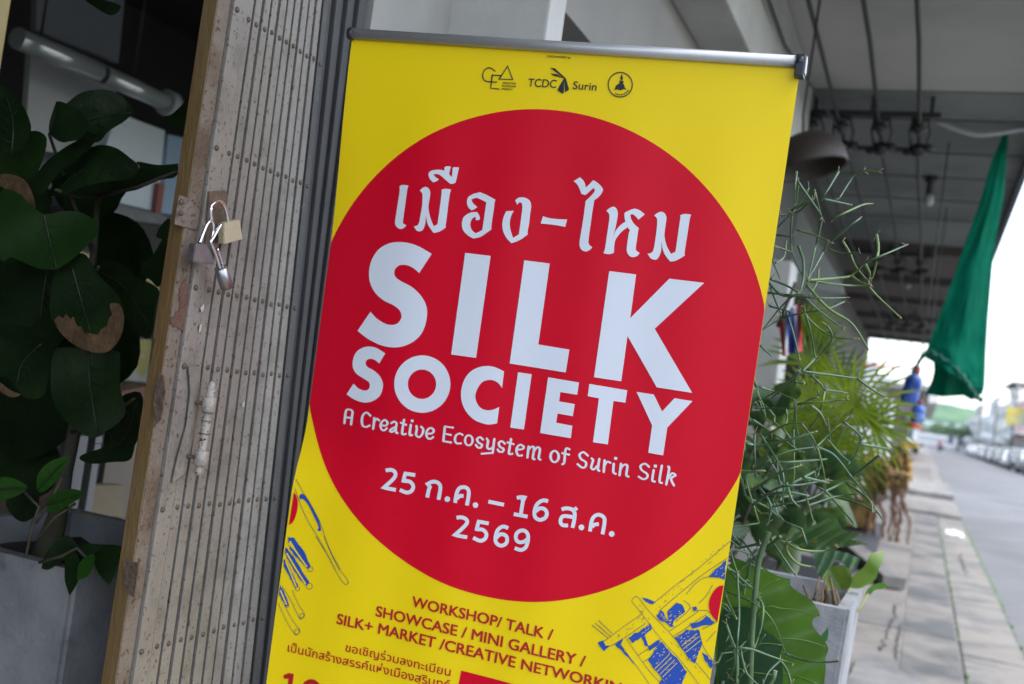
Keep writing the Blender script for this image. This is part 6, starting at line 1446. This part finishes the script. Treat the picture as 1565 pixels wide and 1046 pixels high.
# poles and wires on the far side
for k, (y, lb) in enumerate([(128, 'concrete utility pole by the pink shophouse'), (160, 'concrete utility pole by the cream shophouse'), (205, 'concrete utility pole far down the road')]):
    t = thing('utility_pole', lb, 'pole', (8.9, y, 0), 'utility poles across the road')
    g = MB(); g.tube([(8.9, y, -.1), (8.9, y, 9.2)], [.16, .11], 10); obj('shaft', g, m_bconc, t)
    g = MB(); g.box(8.0, 9.6, y - .06, y + .06, 8.3, 8.45); g.box(8.2, 9.5, y - .06, y + .06, 7.4, 7.52); obj('crossarm', g, m_ins, t)
m_leafy = mat('tree_leaves', (0.045, 0.10, 0.035), .7, .4, .6, col2=(.075, .15, .045), cscale=.5, trans=.2)
def tree(x, y, h, r, label, seed):
    random.seed(seed); t = thing('street_tree', label, 'tree', (x, y, 0), 'trees at the end of the road')
    g = MB(); g.tube([(x, y, -.3), (x + .1, y, h * .35), (x, y + .1, h * .6)], [.2, .14, .08], 8)
    for k in range(6):
        a = k * 1.05; g.tube([(x, y, h * .4), (x + math.cos(a) * r * .4, y + math.sin(a) * r * .4, h * .65), (x + math.cos(a) * r * .7, y + math.sin(a) * r * .7, h * .8)], [.08, .05, .02], 6)
    obj('trunk', g, m_trunk, t)
    g = MB(); cl_ = [(V(random.gauss(0, .45) * r, random.gauss(0, .45) * r, h * random.uniform(.5, .95)), random.uniform(.3, .5) * r) for _ in range(16)]
    for c, q in cl_:
        for _ in range(70):
            d = V(random.gauss(0, 1), random.gauss(0, 1), random.gauss(0, .8)).normalized() * q * random.uniform(.6, 1.05)
            p = V(x, y, 0) + c + d; e = V(random.gauss(0, 1), random.gauss(0, 1), random.gauss(0, 1)).normalized(); f_ = e.orthogonal().normalized(); s_ = random.uniform(.14, .28)
            g.quad(p - e * s_, p + f_ * s_ * .5, p + e * s_, p - f_ * s_ * .5)
    obj('crown', g, m_leafy, t, fixn=False)
tree(-3.5, 224, 6.5, 3.0, 'round dark tree beside the white van, left of the road', 1)
tree(6.5, 232, 5.5, 2.8, 'dark tree at the end of the road beside the last parked cars', 2)
tree(3.0, 262, 5.2, 3.0, 'low tree behind the white van under the hill', 3)
for k in range(4): tree(-14 + k * 9, 420 + 20 * k, 8.0, 5.0, ['leafy tree at the foot of the hill, leftmost', 'leafy tree at the foot of the hill, second from left', 'leafy tree at the foot of the hill, third from left', 'leafy tree at the foot of the hill, rightmost'][k], 10 + k)
g = MB(); g.box(-20, 12, 300, 312, 0, 5.0); wt = thing('low_building', 'long low pale building closing the end of the road under the hill', 'building', (-4, 306, 0)); obj('wall', g, m_pw, wt)
g = MB(); g.prism([V(-20.5, 299, 5), V(-20.5, 313, 5), V(-20.5, 306, 6.6)], (33, 0, 0)); obj('roof', g, mat('green_roofing', (.20, .27, .25), .7), wt)
g = MB()
for k in range(9): g.box(-18 + k * 3.3, -16 + k * 3.3, 299.95, 300.02, 1.2, 3.6)
obj('window', g, mat('far_glass', (.13, .16, .19), .15), wt, kind='stuff')
# small bright things outside the far shops
stl = thing('market_parasol', 'orange red parasol outside the low pale shop down the pavement', 'parasol', (-1.0, 96, 0))
g = MB(); g.tube([(-1.0, 96, 0), (-1.0, 96, 3.1)], .03, 8); obj('pole', g, m_ins, stl)
g = MB(); g.lathe((-1.0, 96, 2.2), (0, 0, 1), [(0, .9), (.02, .9), (.5, .35), (.75, .02)], 12, False); obj('canopy', g, mat('orange_canvas', (.55, .13, .05), .8, .1, 3), stl)
yt = thing('yellow_cart', 'yellow food cart standing on the pavement below the parasol', 'cart', (-1.1, 104, 0))
g = MB(); g.box(-1.8, -.4, 103.4, 104.5, .35, 1.0, .03); obj('body', g, mat('yellow_cart_paint', (.65, .38, .05), .5, .1, 3), yt)
for x in (-1.6, -.6):
    g = MB(); g.lathe((x, 103.38, .3), (0, -1, 0), [(0, .28), (.03, .3), (.06, .28)], 14); obj('wheel', g, m_tyre, yt)
g = MB(); g.box(-1.8, -.4, 103.4, 104.5, 1.003, 1.05); obj('counter', g, m_bw, yt)
